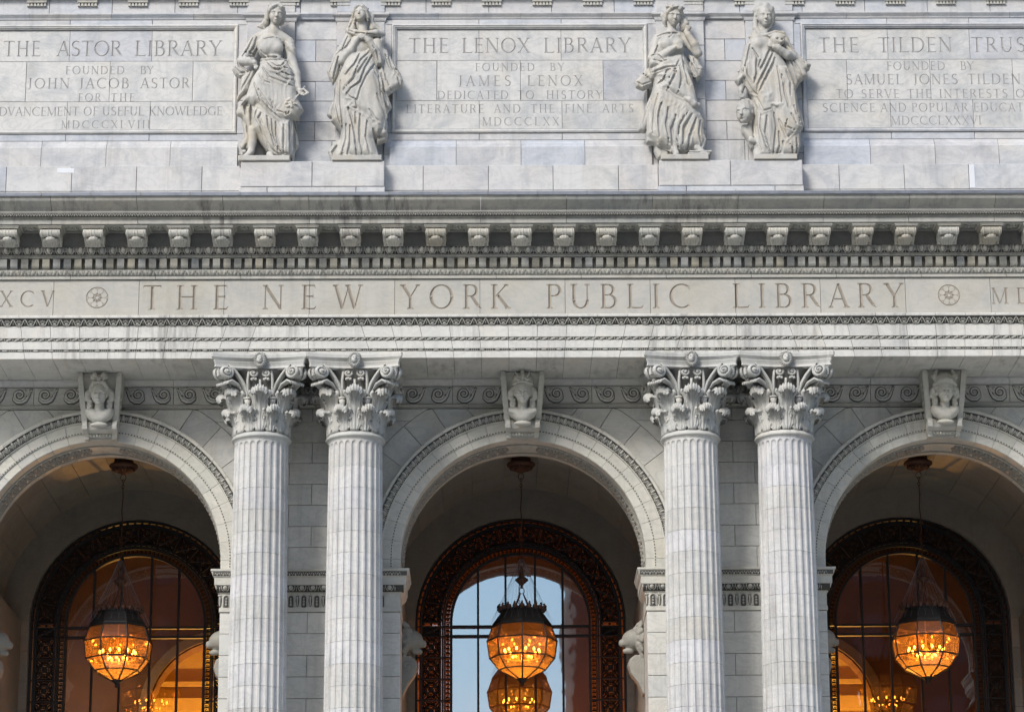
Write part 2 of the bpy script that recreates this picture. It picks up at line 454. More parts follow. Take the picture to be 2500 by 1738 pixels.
def text_stone(name, x0, x1, z0, z1, yf, yb, strokes, mat, parent, lines, gap=.004, depth=.022, slope=.85):
    """a stone whose front carries the part of the strokes that falls on it; the cut faces go to lines[key]"""
    x0 += gap; x1 -= gap; z0 += gap; z1 -= gap
    cx, cz = (x0 + x1) / 2, (z0 + z1) / 2
    vs = [(x0, z0), (x1, z0), (x1, z1), (x0, z1)]; faces = [[0, 1, 2, 3]]; edges = []; keys = [None]
    for key, (poly, mid) in strokes:
        xs = [p[0] for p in poly]; zs = [p[1] for p in poly]
        if max(xs) < x0 or min(xs) > x1 or max(zs) < z0 or min(zs) > z1: continue
        poly = list(poly)
        if sum(poly[i - 1][0] * poly[i][1] - poly[i][0] * poly[i - 1][1] for i in range(len(poly))) < 0: poly.reverse()
        b = len(vs); vs += poly; faces.append(list(range(b, b + len(poly)))); keys.append(key)
        b = len(vs); vs += mid; edges += [(b + i, b + i + 1) for i in range(len(mid) - 1)]
    if len(faces) == 1:
        return stone(name, x0 - gap, x1 + gap, z0 - gap, z1 + gap, yf, yb, mat, parent)
    V, E, F, ov, oe, of = delaunay_2d_cdt([Vector(p) for p in vs], edges, faces, 0, 1e-5, True)
    P = np.array([(v.x, v.y) for v in V])
    up, cut, ck = [], [], []
    for t, o in zip(F, of):
        if 0 not in o: continue
        k = [i for i in o if i != 0]
        if k: cut.append(t); ck.append(keys[k[0]])
        else: up.append(t)
    ed = {}
    for kind, fs in ((0, up), (1, cut)):
        for t in fs:
            for i in range(3):
                e = tuple(sorted((t[i], t[(i + 1) % 3]))); ed.setdefault(e, [0, 0])[kind] += 1
    bd = np.array([e for e, (a, b) in ed.items() if a and b])
    dep = np.zeros(len(P))
    if len(bd):
        onb = set(bd.ravel().tolist())
        ids = [i for i in set(j for t in cut for j in t) if i not in onb]
        A, B = P[bd[:, 0]], P[bd[:, 1]]
        d = B - A; l2 = (d ** 2).sum(1) + 1e-12
        for i in ids:
            t = np.clip(((P[i] - A) * d).sum(1) / l2, 0, 1)
            dep[i] = min(depth, slope * np.sqrt((((A + d * t[:, None]) - P[i]) ** 2).sum(1).min()))
    def build(tris, y0, use_dep):
        idx = sorted(set(i for t in tris for i in t)); mp = {j: k for k, j in enumerate(idx)}
        v = [(P[i][0] - cx, y0 + (dep[i] if use_dep else 0), P[i][1] - cz) for i in idx]
        return v, [tuple(mp[i] for i in (t if area(t) > 0 else t[::-1])) for t in tris]
    def area(t):
        a, b, c = (P[i] for i in t); return (b[0] - a[0]) * (c[1] - a[1]) - (b[1] - a[1]) * (c[0] - a[0])
    v, f = build(up, 0, False)
    n = len(v); hx, hz = (x1 - x0) / 2, (z1 - z0) / 2; D = yb - yf
    v += [(-hx, 0, -hz), (hx, 0, -hz), (hx, 0, hz), (-hx, 0, hz), (-hx, D, -hz), (hx, D, -hz), (hx, D, hz), (-hx, D, hz)]
    for i in range(4):
        j = (i + 1) % 4; f.append((n + i, n + 4 + i, n + 4 + j, n + j))
    o = obj(name, mesh('stone', v, f), mat, parent, (cx, yf, cz))
    for key in set(ck):
        v, f = build([t for t, k in zip(cut, ck) if k == key], 0, True)
        lines.setdefault(key, MB()).add([(p[0] + cx, p[1] + yf, p[2] + cz) for p in v], f)
    return o

# ------------------------------------------------------------------ the building
bld = empty('library_building', (0, 0, 0))
tag(bld, 'pale marble public library facade with three arches below a carved inscription frieze', 'building')
XE = 12.5                                     # the facade runs this far to both sides
def part(name, loc=(0, 0, 0)): return empty(name, loc, bld)

# ---- attic wall -----------------------------------------------------------
attic = obj('attic_wall', MB().box(-XE, XE, .50, 1.6, 19.0, 26.0).mesh('attic_core'), M['mortar'], bld)
PAN = {-1: 'A', 0: 'B', 1: 'C'}
pil_x = []                                     # pilaster centres
for b in (-1.5, -.5, .5, 1.5): pil_x += [b * BAY - .855, b * BAY + .855]
for b in (-1, 0, 1):
    X0 = b * BAY
    # panel stones with the inscriptions
    ln = {}
    T = {}
    if b == -1:
        T['THE ASTOR LIBRARY'] = ([('THE', -9.841, -9.134), ('ASTOR', -8.822, -7.581), ('LIBRARY', -7.344, -5.684)], 22.925, 23.245)
        T['FOUNDED BY'] = ([('FOUNDED', -8.649, -7.532), ('BY', -7.229, -6.975)], 22.560, 22.728)
        T['JOHN JACOB ASTOR'] = ([('JOHN', -9.365, -8.562), ('JACOB', -8.389, -7.431), ('ASTOR', -7.215, -6.282)], 22.270, 22.487)
        T['FOR THE'] = ([('FOR', -8.392, -7.955), ('THE', -7.77, -7.316)], 22.010, 22.173)
        T['ADVANCEMENT OF USEFUL KNOWLEDGE'] = (line_words('ADVANCEMENT OF USEFUL KNOWLEDGE', -10.022, -5.647, .55), 21.722, 21.903)
        T['MDCCCXLVIII'] = ([('MDCCCXLVIII', -8.687, -7.013)], 21.465, 21.628)
    elif b == 0:
        T['THE LENOX LIBRARY'] = ([('THE', -2.128, -1.362), ('LENOX', -1.116, .185), ('LIBRARY', .445, 2.117)], 22.972, 23.283)
        T['FOUNDED BY'] = ([('FOUNDED', -.862, .265), ('BY', .56, .835)], 22.605, 22.769)
        T['JAMES LENOX'] = ([('JAMES', -1.197, -.177), ('LENOX', .127, 1.182)], 22.300, 22.515)
        T['DEDICATED TO HISTORY,'] = ([('DEDICATED', -1.579, -.235), ('TO', -.061, .257), ('HISTORY,', .488, 1.631)], 22.035, 22.207)
        T['LITERATURE AND THE FINE ARTS'] = (line_words('LITERATURE AND THE FINE ARTS', -2.177, 2.145, 1.1), 21.757, 21.931)
        T['MDCCCLXX'] = ([('MDCCCLXX', -.726, .728)], 21.500, 21.670)
    else:
        T['THE TILDEN TRUST'] = ([('THE', 5.691, 6.466), ('TILDEN', 6.828, 8.248), ('TRUST', 8.61, 9.93)], 22.963, 23.273)
        T['FOUNDED BY'] = ([('FOUNDED', 6.973, 8.085), ('BY', 8.38, 8.639)], 22.603, 22.776)
        T['SAMUEL JONES TILDEN'] = (line_words('SAMUEL JONES TILDEN', 6.183, 9.514, .9), 22.312, 22.523)
        T['TO SERVE THE INTERESTS OF'] = (line_words('TO SERVE THE INTERESTS OF', 5.989, 9.711, .85), 22.035, 22.215)
        T['SCIENCE AND POPULAR EDUCATION'] = (line_words('SCIENCE AND POPULAR EDUCATION', 5.719, 10.0, .6), 21.757, 21.935)
        T['MDCCCLXXXVI'] = ([('MDCCCLXXXVI', 7.017, 8.73)], 21.495, 21.674)
    st = []
    for key, (w, z0, z1) in T.items():
        st += text_strokes(w, z0, z1, keyed=True)
    for z0, z1, js in ((22.824, 23.451, (-.79, .775)), (22.007, 22.824, (-1.59, -.005, 1.57)), (21.426, 22.007, (-.79, .78))):
        xs = [-2.365] + list(js) + [2.345]
        for a, c in zip(xs, xs[1:]):
            text_stone('stone_block', X0 + a, X0 + c, z0, z1, .46, .7, st, M['panel'], attic, ln)
    for key, mb in ln.items():
        tag(obj('carved_letter', mb.mesh('letter'), M['letter_attic'], attic), 'incised capital ' + key[0])
    # moulded frame of the panel: mitred, stands proud of the wall
    prof = [(0, .46), (.0, .40), (.028, .385), (.045, .40), (.062, .405), (.075, .43), (.085, .425), (.09, .46)]
    x0, x1, z0, z1 = X0 - 2.45, X0 + 2.42, 21.345, 23.547
    def framed(i):
        return [(x0 + i, z0 + i), (x1 - i, z0 + i), (x1 - i, z1 - i), (x0 + i, z1 - i)]
    V = []; F = []
    for o_, y in prof: V += [(x, y, z) for x, z in framed(o_)]
    for k in range(len(prof) - 1):
        for i in range(4): F.append((k * 4 + i, k * 4 + (i + 1) % 4, k * 4 + 4 + (i + 1) % 4, k * 4 + 4 + i))
    obj('panel_frame', fix_normals(mesh('frame', V, F)), M['panel'], attic)
    # strips round the frame
    for z0_, z1_ in ((23.547, 23.653), (21.197, 21.345)):
        xs = [-2.9, -.79, .78, 2.9]
        for a, c in zip(xs, xs[1:]): stone('stone_block', X0 + a, X0 + c, z0_, z1_, .425, .7, M['attic'], attic)
    for z0_, z1_ in ((21.345, 22.007), (22.007, 22.824), (22.824, 23.547)):
        stone('stone_block', X0 - 2.60, X0 - 2.45, z0_, z1_, .425, .7, M['attic'], attic)
        stone('stone_block', X0 + 2.42, X0 + 2.60, z0_, z1_, .425, .7, M['attic'], attic)
    # moulded plinth course and the plain one below it
    xs = [-2.479, -1.224, -.003, 1.2, 2.464]
    for a, c in zip(xs, xs[1:]):
        prof2 = [(.62, 20.638), (.30, 20.638), (.30, 21.02), (.345, 21.06), (.36, 21.105), (.40, 21.15), (.415, 21.19), (.62, 21.19)]
        obj('plinth_block', sweep_x(prof2, -(c - a) / 2 + .004, (c - a) / 2 - .004), M['attic'], attic, (X0 + (a + c) / 2, 0, 0))
    xs = [-2.577, -1.839, -.618, .595, 1.82, 2.564]
    for a, c in zip(xs, xs[1:]):
        stone('stone_block', X0 + a, X0 + c, 20.118, 20.62, .20, .62, M['attic'], attic)
        stone('stone_block', X0 + a, X0 + c, 19.60, 20.112, .185, .62, M['attic'], attic)
# two repaired stones
obj('marble_patch', slab([(-.165, -.055), (.165, -.055), (.165, .055), (-.165, .055)], 0, .05), M['patch'], attic, (-8.53, .192, 20.53))
obj('marble_patch', slab([(-.055, -.235), (.055, -.235), (.055, .235), (-.055, .235)], 0, .05), M['patch'], attic, (8.455, .192, 20.37))
# wall between and behind the statues
for b in (-1.5, -.5, .5, 1.5):
    X0 = b * BAY
    zs = [20.60, 21.212, 21.594, 22.007, 22.407, 22.808, 23.252, 23.669]
    for k, (z0, z1) in enumerate(zip(zs, zs[1:])):
        xs = [-.40, .40] if k % 2 == 0 else [-.40, .0, .40]
        if k == 0: xs = [-.40, .33, .40]
        for a, c in zip(xs, xs[1:]): stone('stone_block', X0 + a, X0 + c, z0, z1, .47, .75, M['attic'], attic)
    for s in (-1, 1):
        zs2 = [20.60, 21.40, 22.007, 22.60, 23.10, 23.62]
        for z0, z1 in zip(zs2, zs2[1:]): stone('pilaster_block', X0 + s * .855 - .46, X0 + s * .855 + .46, z0, z1, .40, .75, M['attic'], attic)
        obj('pilaster_block', slab([(-.46, -.3), (.46, -.3), (.46, .3), (-.46, .3)], 0, .3), M['attic'], attic, (X0 + s * .855, .395, 24.09))
        cap = mould_path([(-.47, .5), (-.47, .39), (.47, .39), (.47, .5)], [(0, 23.60), (.012, 23.63), (.02, 23.67), (.055, 23.70), (.07, 23.715), (.07, 23.755), (.05, 23.77), (0, 23.79)])
        obj('pilaster_cap', fix_normals(cap), M['attic'], attic, (X0 + s * .855, 0, 0))
        for z0, z1 in ((20.6, 21.2), (21.2, 22.0), (22.0, 22.8), (22.8, 23.6)):
            stone('stone_block', X0 + s * 1.315 + min(0, -s * .0) - .0 if s > 0 else X0 - 1.315 - .035, (X0 + s * 1.315 + .035) if s > 0 else X0 - 1.315, z0, z1, .43, .7, M['attic'], attic)
for b in (-1.5, -.5, .5, 1.5):
    for s in (-1, 1):
        for z0, z1 in ((20.60, 20.9), (20.9, 21.19)):
            a, c = sorted((b * BAY + s * 1.315, b * BAY + s * 1.44)); stone('stone_block', a, c, z0, z1, .36, .7, M['attic'], attic)
# string moulding, top blocks and guttae
pr = [(.75, 23.66), (.42, 23.66), (.41, 23.69), (.385, 23.72), (.365, 23.745), (.365, 23.765), (.40, 23.775), (.75, 23.775)]
for k in range(-8, 8):
    obj('string_moulding', sweep_x(pr, 0.003, 1.557), M['attic'], attic, (k * 1.56, 0, 0))
for k in range(-10, 11):
    stone('stone_block', k * 1.2 - .6, k * 1.2 + .6, 23.775, 24.35, .43, .75, M['attic'], attic)
gm = MB(); gm.box(-.19, .19, -.05, .02, .0, .10)
for i in range(6):
    x = -.158 + i * .0632
    gm.add([(x - .014, -.03, 0), (x + .014, -.03, 0), (x + .026, -.046, -.07), (x - .026, -.046, -.07), (x - .014, 0, 0), (x + .014, 0, 0), (x + .026, .01, -.07), (x - .026, .01, -.07)],
           [(0, 1, 2, 3), (3, 2, 6, 7), (0, 3, 7, 4), (1, 5, 6, 2)])
gme = fix_normals(gm.mesh('guttae'))
for k in range(-12, 12):
    obj('guttae_block', gme, M['carved'], attic, (.02 + k * .966 + .40, .43, 24.0))
obj('attic_cornice', sweep_x([(.75, 24.11), (.30, 24.11), (.28, 24.35), (.10, 24.45), (.10, 24.8), (.75, 24.8)], -XE, XE), M['carved'], attic)

# ---- pedestals under the statues --------------------------------------------
for b in (-1.5, -.5, .5, 1.5):
    pd = part('statue_pedestal', (b * BAY, 0, 0))
    for s in (-1, 1):
        a, c = (-1.335, 0) if s < 0 else (0, 1.345)
        obj('pedestal_stone', slab([(a, 20.096), (c, 20.096), (c, 20.603), (a, 20.603)], -.10, .5, ch=.01), M['attic'], pd)
    for a, c in ((-1.36, -.83), (-.83, .82), (.82, 1.36)):
        obj('pedestal_stone', slab([(a, 19.5), (c, 19.5), (c, 20.09), (a, 20.09)], -.112, .5, ch=.01), M['attic'], pd)

# ---- entablature ------------------------------------------------------------
ent = part('entablature')
BL = BAY / 5
def blocks(prof, name, mat, x_off=0, L=BL, gap=.004, parent=ent):
    me = sweep_x(prof, -L / 2 + gap, L / 2 - gap)
    n = int(XE / L) + 1
    for k in range(-n, n + 1):
        x = k * L + x_off
        if abs(x) > XE: continue
        obj(name, me, mat, parent, (x, float(rng.normal(0, .0012)), 0))
cy = [(-1.33 + .19 * t - .035 * math.sin(2 * PI * t), 19.465 - .215 * t) for t in [i / 8 for i in range(9)]]
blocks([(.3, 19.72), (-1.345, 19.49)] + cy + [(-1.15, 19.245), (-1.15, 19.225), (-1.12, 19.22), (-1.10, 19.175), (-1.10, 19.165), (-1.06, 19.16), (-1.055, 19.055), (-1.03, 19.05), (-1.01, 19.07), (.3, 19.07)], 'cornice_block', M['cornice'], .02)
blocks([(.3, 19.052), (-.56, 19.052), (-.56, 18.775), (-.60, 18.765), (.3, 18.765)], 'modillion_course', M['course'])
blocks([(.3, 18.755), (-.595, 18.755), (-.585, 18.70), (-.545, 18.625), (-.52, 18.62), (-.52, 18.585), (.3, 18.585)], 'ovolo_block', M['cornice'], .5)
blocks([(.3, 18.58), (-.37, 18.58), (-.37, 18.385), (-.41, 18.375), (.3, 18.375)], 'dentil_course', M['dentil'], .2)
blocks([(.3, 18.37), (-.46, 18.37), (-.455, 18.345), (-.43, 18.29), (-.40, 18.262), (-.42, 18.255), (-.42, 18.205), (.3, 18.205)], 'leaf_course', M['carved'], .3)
# gutter
gt = obj('gutter', sweep_x([(-1.30, 19.49), (-1.375, 19.488), (-1.38, 19.545), (-1.36, 19.548), (-1.30, 19.56)], -XE, XE), M['zinc'], ent)
cl = MB(); cl.box(-.010, .010, -.025, .02, -.03, .03)
clm = cl.mesh('clip')
for k in range(-13, 14):
    if abs(k * .9) < XE: obj('gutter_clip', clm, M['course'], gt, (k * .9 + .27, -1.365, 19.52))

# modillions
def modillion():
    mb = MB(); w = .178
    S = []                                       # side profile (y,z): y 0 at the wall, negative outwards
    for t in [i / 10 for i in range(11)]:        # front scroll
        a = R(100 - 215 * t); S.append((-.375 + .075 * math.cos(PI - a) * 1.0, -.105 + .075 * math.sin(a)))
    S = [(0, -.03), (-.40, -.03)] + [(-.365 - .072 * math.sin(R(8 + 150 * t)), -.105 + .072 * math.cos(R(8 + 150 * t))) for t in [i / 8 for i in range(9)]]
    S += [(-.30, -.172), (-.24, -.165), (-.17, -.19), (-.11, -.245), (-.075, -.275), (-.0, -.28)]
    n = len(S); o = len(mb.v)
    mb.add([(x, y, z) for x in (-w, w) for y, z in S], [(i, (i + 1) % n, n + (i + 1) % n, n + i) for i in range(n)] + [tuple(range(n - 1, -1, -1)), tuple(range(n, 2 * n))])
    # raised roll with a waist, seen from the front
    for x, r in ((-.145, .083), (-.085, .076), (-.03, .082), (.03, .082), (.085, .076), (.145, .083)):
        mb.ball((x, -.365, -.105), (.036, r, r), 8, 6)
    # leaf under the scroll
    mb.ball((0, -.325, -.212), (.100, .080, .056), 10, 6)
    for i in range(5):
        a = (i - 2) * .052
        mb.tube([(a * .7, -.10, -.285), (a * .95, -.17, -.225), (a * 1.05, -.24, -.20), (a, -.30, -.215), (a * .85, -.335, -.245)], [.028, .034, .036, .034, .02], 6)
    for i in range(7):
        mb.dome((i - 3) * .045, -.262, .018, .022, .02, 0, -.10)
    # side volutes
    for sx in (-1, 1):
        sp = [(sx * (w + .004), -.365 + (.066 - .009 * t) * math.sin(t), -.105 + (.066 - .009 * t) * math.cos(t)) for t in [i * .55 for i in range(13)]]
        mb.tube(sp, .009, 5)
        mb.tube([(sx * (w + .004), -.30, -.15), (sx * (w + .004), -.2, -.12), (sx * (w + .004), -.08, -.2)], .009, 5)
    return fix_normals(mb.mesh('modillion'))
mm = modillion()
cp = MB(); cp.box(-.215, .215, -.465, 0, -.012, .012); cp.box(-.20, .20, -.45, 0, -.032, -.0121)
cpm = cp.mesh('cap')
cf = MB()                                        # coffer frame with a leaf rosette between two modillions
for a, c, d, e in ((-.17, .17, -.44, -.40), (-.17, .17, -.06, -.02), (-.17, -.135, -.40, -.06), (.135, .17, -.40, -.06)): cf.box(a, c, d, e, -.03, .004)
cfm = cf.mesh('coffer')
ro = MB(); ro.ball((0, 0, -.012), (.035, .035, .02), 8, 5)
for i in range(6):
    a = 2 * PI * i / 6 + .3; ro.ball((.062 * math.cos(a), .10 * .62 * math.sin(a) * 1.5, -.006), (.036, .036, .016), 7, 5)
rom = ro.mesh('rosette', True)
for k in range(-15, 16):
    x = k * .78 - .02
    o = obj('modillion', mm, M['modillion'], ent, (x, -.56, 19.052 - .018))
    obj('modillion_cap', cpm, M['modillion'], o, (0, 0, -.002))
    if k < 15:
        o = obj('coffer', cfm, M['carved'], ent, (x + .39, -.57, 19.062))
        obj('coffer_rosette', rom, M['carved'], o, (0, -.23, -.002))
# dentils
dm = MB(); dm.box(-.066, .066, -.135, .0, -.16, .0)
dv = slab([(-.063, -.165), (.063, -.165), (.063, 0), (-.063, 0)], -.135, 0, gap=0, ch=.006)
dt = fix_normals(mesh('dentil', [(x, y, z) for x in (-.065, .065) for y, z in ((0, 0), (-.13, 0), (-.13, -.135), (-.115, -.165), (-.085, -.185), (0, -.19))],
     [(0, 1, 7, 6), (1, 2, 8, 7), (2, 3, 9, 8), (3, 4, 10, 9), (4, 5, 11, 10), (5, 0, 6, 11), (5, 4, 3, 2, 1, 0), (6, 7, 8, 9, 10, 11)]))
for k in range(-60, 61):
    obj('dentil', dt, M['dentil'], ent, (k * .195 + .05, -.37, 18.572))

# carved bands: one relief unit repeated along a band
def u_egg(w, h):
    m = MB(); m.dome(0, h * .56, w * .24, h * .42, .055, n=10, rings=3)
    for s in (-1, 1):
        m.tube([(s * w * .36, -.005, h * .97), (s * w * .355, -.022, h * .6), (s * w * .27, -.02, h * .22), (s * w * .12, -.012, h * .06)], [.007, .008, .008, .006], 5)
        m.tube([(s * w * .5, 0, h * .95), (s * w * .5, -.022, h * .45), (s * w * .5, -.008, h * .03)], [.005, .010, .004], 5)
    m.box(-w / 2, w / 2, -.006, 0, h * .97, h)
    return m
def u_leaf(w, h):
    m = MB()
    for s in (-1, 1):
        m.dome(s * w * .20, h * .50, w * .13, h * .46, .022, s * -.55, n=8, rings=2)
        m.tube([(s * w * .5, 0, h), (s * w * .40, -.014, h * .6), (s * w * .12, -.012, h * .12)], [.006, .008, .005], 4)
        m.tube([(s * w * .5, 0, h * .05), (s * w * .44, -.015, h * .4), (s * w * .36, -.003, h * .75)], [.009, .008, .003], 4)
    m.tube([(0, 0, h * .1), (0, -.02, h * .5), (0, 0, h * .9)], [.003, .008, .003], 4)
    return m
def u_palm(w, h):
    m = MB()
    m.dome(0, h * .27, w * .15, h * .17, .02, n=8, rings=2)
    for i in range(5):
        a = R(90 + (i - 2) * 33); L = h * .42
        m.dome(math.cos(a) * L * .75, h * .38 + math.sin(a) * L * .75, h * .2, h * .06, .02, a, n=6, rings=2)
    for s in (-1, 1):
        m.tube([(s * w * .5, 0, h * .96), (s * w * .36, -.014, h * .55), (s * w * .22, -.012, h * .12), (0, -.008, h * .02)], [.006, .010, .009, .005], 5)
        m.dome(s * w * .5, h * .35, w * .06, h * .26, .02, 0, n=6, rings=2)
    return m
def u_small(w, h):
    m = MB(); m.dome(0, h * .4, w * .17, h * .32, .018, n=7, rings=2)
    for s in (-1, 1): m.dome(s * w * .32, h * .6, w * .10, h * .36, .014, s * .6, n=6, rings=2)
    m.dome(w * .5, h * .25, w * .08, h * .2, .012, n=6, rings=1)
    return m
def band(name, unit, w, z, y, x0, x1, mat, parent, tilt=0.0, ground=None, h=0, off=0):
    """repeat a unit in stretches of five, one object per stretch"""
    n = int((x1 - x0) / w); V0 = np.array(unit.v); F0 = unit.f
    if tilt: V0[:, 1] += V0[:, 2] * tilt
    mb = MB()
    for i in range(n):
        mb.add(V0 + np.array((x0 + off + (i + .5) * w, y, z)), F0)
    o = obj(name, mb.mesh(name), mat, parent); o['kind'] = 'stuff'
    return o
band('egg_and_dart_carving', u_egg(.195, .138), .195, 18.622, -.555, -XE, XE, M['carved'], ent, tilt=-.30, off=.03)
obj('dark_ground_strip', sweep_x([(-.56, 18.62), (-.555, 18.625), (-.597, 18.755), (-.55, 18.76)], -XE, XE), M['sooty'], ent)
band('leaf_carving', u_leaf(.195, .112), .195, 18.262, -.428, -XE, XE, M['carved'], ent, tilt=-.28, off=.08)
band('small_leaf_carving', u_small(.105, .062), .105, 19.172, -1.124, -XE, XE, M['carved'], ent, tilt=-.25)
obj('dark_ground_strip', sweep_x([(-1.10, 19.168), (-1.118, 19.17), (-1.143, 19.24), (-1.10, 19.24)], -XE, XE), M['sooty'], ent)
obj('bead_moulding', sweep_x([(-1.1, 19.236), (-1.158, 19.236), (-1.163, 19.247), (-1.158, 19.258), (-1.1, 19.258)], -XE, XE), M['carved'], ent)

# frieze with the name
fst = []; fl = {}
for w, x0, x1 in (('THE', -6.945, -5.372), ('NEW', -4.765, -2.929), ('YORK', -2.232, -.23), ('PUBLIC', .43, 3.079), ('LIBRARY', 3.844, 6.999)):
    fst += text_strokes([(w, x0, x1)], 17.622, 18.096, keyed=True)
fst += text_strokes([('MDCCCXCV', -11.55, -8.562)], 17.687, 18.0, keyed=True)
fst += text_strokes([('MDCCCCII', 8.599, 11.5)], 17.687, 18.0, keyed=True)
def rosette_strokes(cx, cz, r):
    out = []
    def ring(rr, w, n=28):
        for h0 in (0, n // 2):
            po, pi, mi = [], [], []
            for i in range(n // 2 + 1):
                a = 2 * PI * (h0 + i) / n; c, s = math.cos(a), math.sin(a)
                po.append((cx + c * (rr + w / 2), cz + s * (rr + w / 2))); pi.append((cx + c * (rr - w / 2), cz + s * (rr - w / 2))); mi.append((cx + c * rr, cz + s * rr))
            out.append((po + pi[::-1], mi[1:-1]))
    ring(r, .022); ring(r * .20, .02, 12)
    for i in range(8):
        a = PI * i / 4; c, s = math.cos(a), math.sin(a)
        def P(u, v): return (cx + c * u * r - s * v * r, cz + s * u * r + c * v * r)
        out.append(([P(.26, -.15), P(.60, 0), P(.26, .15)], [P(.35, 0), P(.46, 0)]))
        out.append(([P(.60, -.05), P(.76, -.05), P(.96, -.27), P(.88, -.0), P(.96, .27), P(.76, .05), P(.60, .05)], [P(.6, 0), P(.86, 0)]))
        b = a + PI / 8; c, s = math.cos(b), math.sin(b)
        out.append(([P(.40, -.05), P(.47, 0), P(.40, .05), P(.34, 0)], [P(.37, 0), P(.44, 0)]))
    return out
for cx in (-7.781, 7.819): fst += [(('rosette', cx), s) for s in rosette_strokes(cx, 17.86, .195)]
fx = [k * BL + .0 + BL / 2 - 7 * BL for k in range(-1, 16)]
fx = [x for x in [(-8.5 + k) * BL + BL * .0 for k in range(18)] if abs(x) <= 13]
for a, c in zip(fx, fx[1:]):
    text_stone('frieze_block', a, c, 17.50, 18.20, -.38, .3, fst, M['frieze'], ent, fl, depth=.03, slope=1.0)
for key, mb in fl.items():
    o = obj('carved_rosette' if key[0] == 'rosette' else 'carved_letter', mb.mesh('letter'), M['letter'], ent)
    if key[0] != 'rosette': o['label'] = 'large incised capital ' + key[0]
obj('frieze_core', MB().box(-XE, XE, -.33, 1.1, 16.72, 18.9).mesh('core'), M['mortar'], ent)

# architrave: a flat arch of wedge-shaped stones
aprof = [(-.37, 17.52), (-.545, 17.475), (-.56, 17.46), (-.56, 17.425), (-.53, 17.42), (-.475, 17.29), (-.475, 17.275), (-.47, 17.27), (-.47, 17.068), (-.45, 17.062), (-.45, 17.012), (-.445, 17.005), (-.445, 16.86), (-.425, 16.858), (-.425, 16.82), (-.42, 16.815), (-.42, 16.69), (1.02, 16.69), (1.02, 16.72), (-.30, 16.72), (-.30, 17.52)]
cuts = []
for b in (-2, -1, 0, 1, 2):
    for d in (-2.85, -2.32, -1.82, -1.3, -.78, -.26, .26, .78, 1.3, 1.82, 2.32, 2.85, 3.9): cuts.append((b * BAY + d, 0 if d == 3.9 else d * .115))
cuts = [c for c in cuts if abs(c[0]) <= XE]; cuts = [(-XE, 0)] + cuts + [(XE, 0)]
for (xa, sa), (xb, sb) in zip(cuts, cuts[1:]):
    n = len(aprof); xc = (xa + xb) / 2
    # slant is x offset per metre above the soffit
    V = [(xa + sa * (p[1] - 17.0) + .0035 - xc, p[0], p[1]) for p in aprof] + [(xb + sb * (p[1] - 17.0) - .0035 - xc, p[0], p[1]) for p in aprof]
    F = [(i, (i + 1) % n, n + (i + 1) % n, n + i) for i in range(n)] + [tuple(range(n - 1, -1, -1)), tuple(range(n, 2 * n))]
    obj('architrave_block', fix_normals(mesh('architrave', V, F)), M['archi'], ent, (xc, float(rng.normal(0, .001)), 0))
band('palmette_carving', u_palm(.215, .13), .215, 17.288, -.478, -XE, XE, M['carved'], ent, tilt=-.40)
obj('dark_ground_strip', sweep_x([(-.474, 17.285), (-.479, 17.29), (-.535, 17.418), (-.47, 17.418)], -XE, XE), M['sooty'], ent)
rp = MB()
for i in range(int(2 * XE / .15)):
    x = -XE + i * .15
    rp.dome(x, 17.037, .066, .020, .022, .33, -.452, n=6, rings=2)
    rp.dome(x + .075, 17.037, .012, .024, .020, .33, -.452, n=5, rings=1)
obj('rope_moulding', rp.mesh('rope'), M['carved'], ent)['kind'] = 'stuff'
bd = MB()
for i in range(int(2 * XE / .28)):
    x = -XE + i * .28
    bd.dome(x, 16.838, .06, .017, .018, 0, -.428, n=6, rings=2)
    for d in (.085, .12, .155, .19): bd.dome(x + d, 16.838, .013, .017, .018, 0, -.428, n=5, rings=1)
obj('bead_moulding', bd.mesh('beads'), M['carved'], ent)['kind'] = 'stuff'
obj('dark_ground_strip', MB().box(-XE, XE, -.427, -.40, 16.82, 16.857).box(-XE, XE, -.4525, -.40, 17.013, 17.061).mesh('strip'), M['sooty'], ent)
# ------------------------------------------------------------------ porch wall with three arches
SP = 13.27                                     # height of the arch centres
RI, RO, RX = 2.25, 2.82, 3.36
wall = obj('porch_wall', MB().box(-XE, XE, 1.2, 1.22, 16.1, 16.75).mesh('porch_core'), M['mortar'], bld)
# mortar core behind the face stones: annular sheets around each opening
def sector(r0, r1, a0, a1, n=6, cx=0, cz=SP, zmax=None):
    P = [(cx + r0 * math.cos(a0 + (a1 - a0) * i / n), cz + r0 * math.sin(a0 + (a1 - a0) * i / n)) for i in range(n + 1)]
    P += [(cx + r1 * math.cos(a1 + (a0 - a1) * i / n), cz + r1 * math.sin(a1 + (a0 - a1) * i / n)) for i in range(n + 1)]
    if zmax: P = [(x, min(z, zmax)) for x, z in P]
    return P
core = MB()
for b in (-1, 0, 1):
    n = 24
    for i in range(n):
        a0, a1 = PI * i / n, PI * (i + 1) / n
        p = [(b * BAY + 2.30 * math.cos(a0), SP + 2.30 * math.sin(a0)), (b * BAY + 2.30 * math.cos(a1), SP + 2.30 * math.sin(a1))]
        def outp(a):
            c, s = math.cos(a), math.sin(a); t = min(3.9 / max(abs(c), 1e-6), 3.3 / max(s, 1e-6)); return (b * BAY + c * t, SP + s * t)
        q = [outp(a0), outp(a1)]
        core.add([(p[0][0], 1.14, p[0][1]), (p[1][0], 1.14, p[1][1]), (q[1][0], 1.14, q[1][1]), (q[0][0], 1.14, q[0][1])], [(0, 1, 2, 3)])
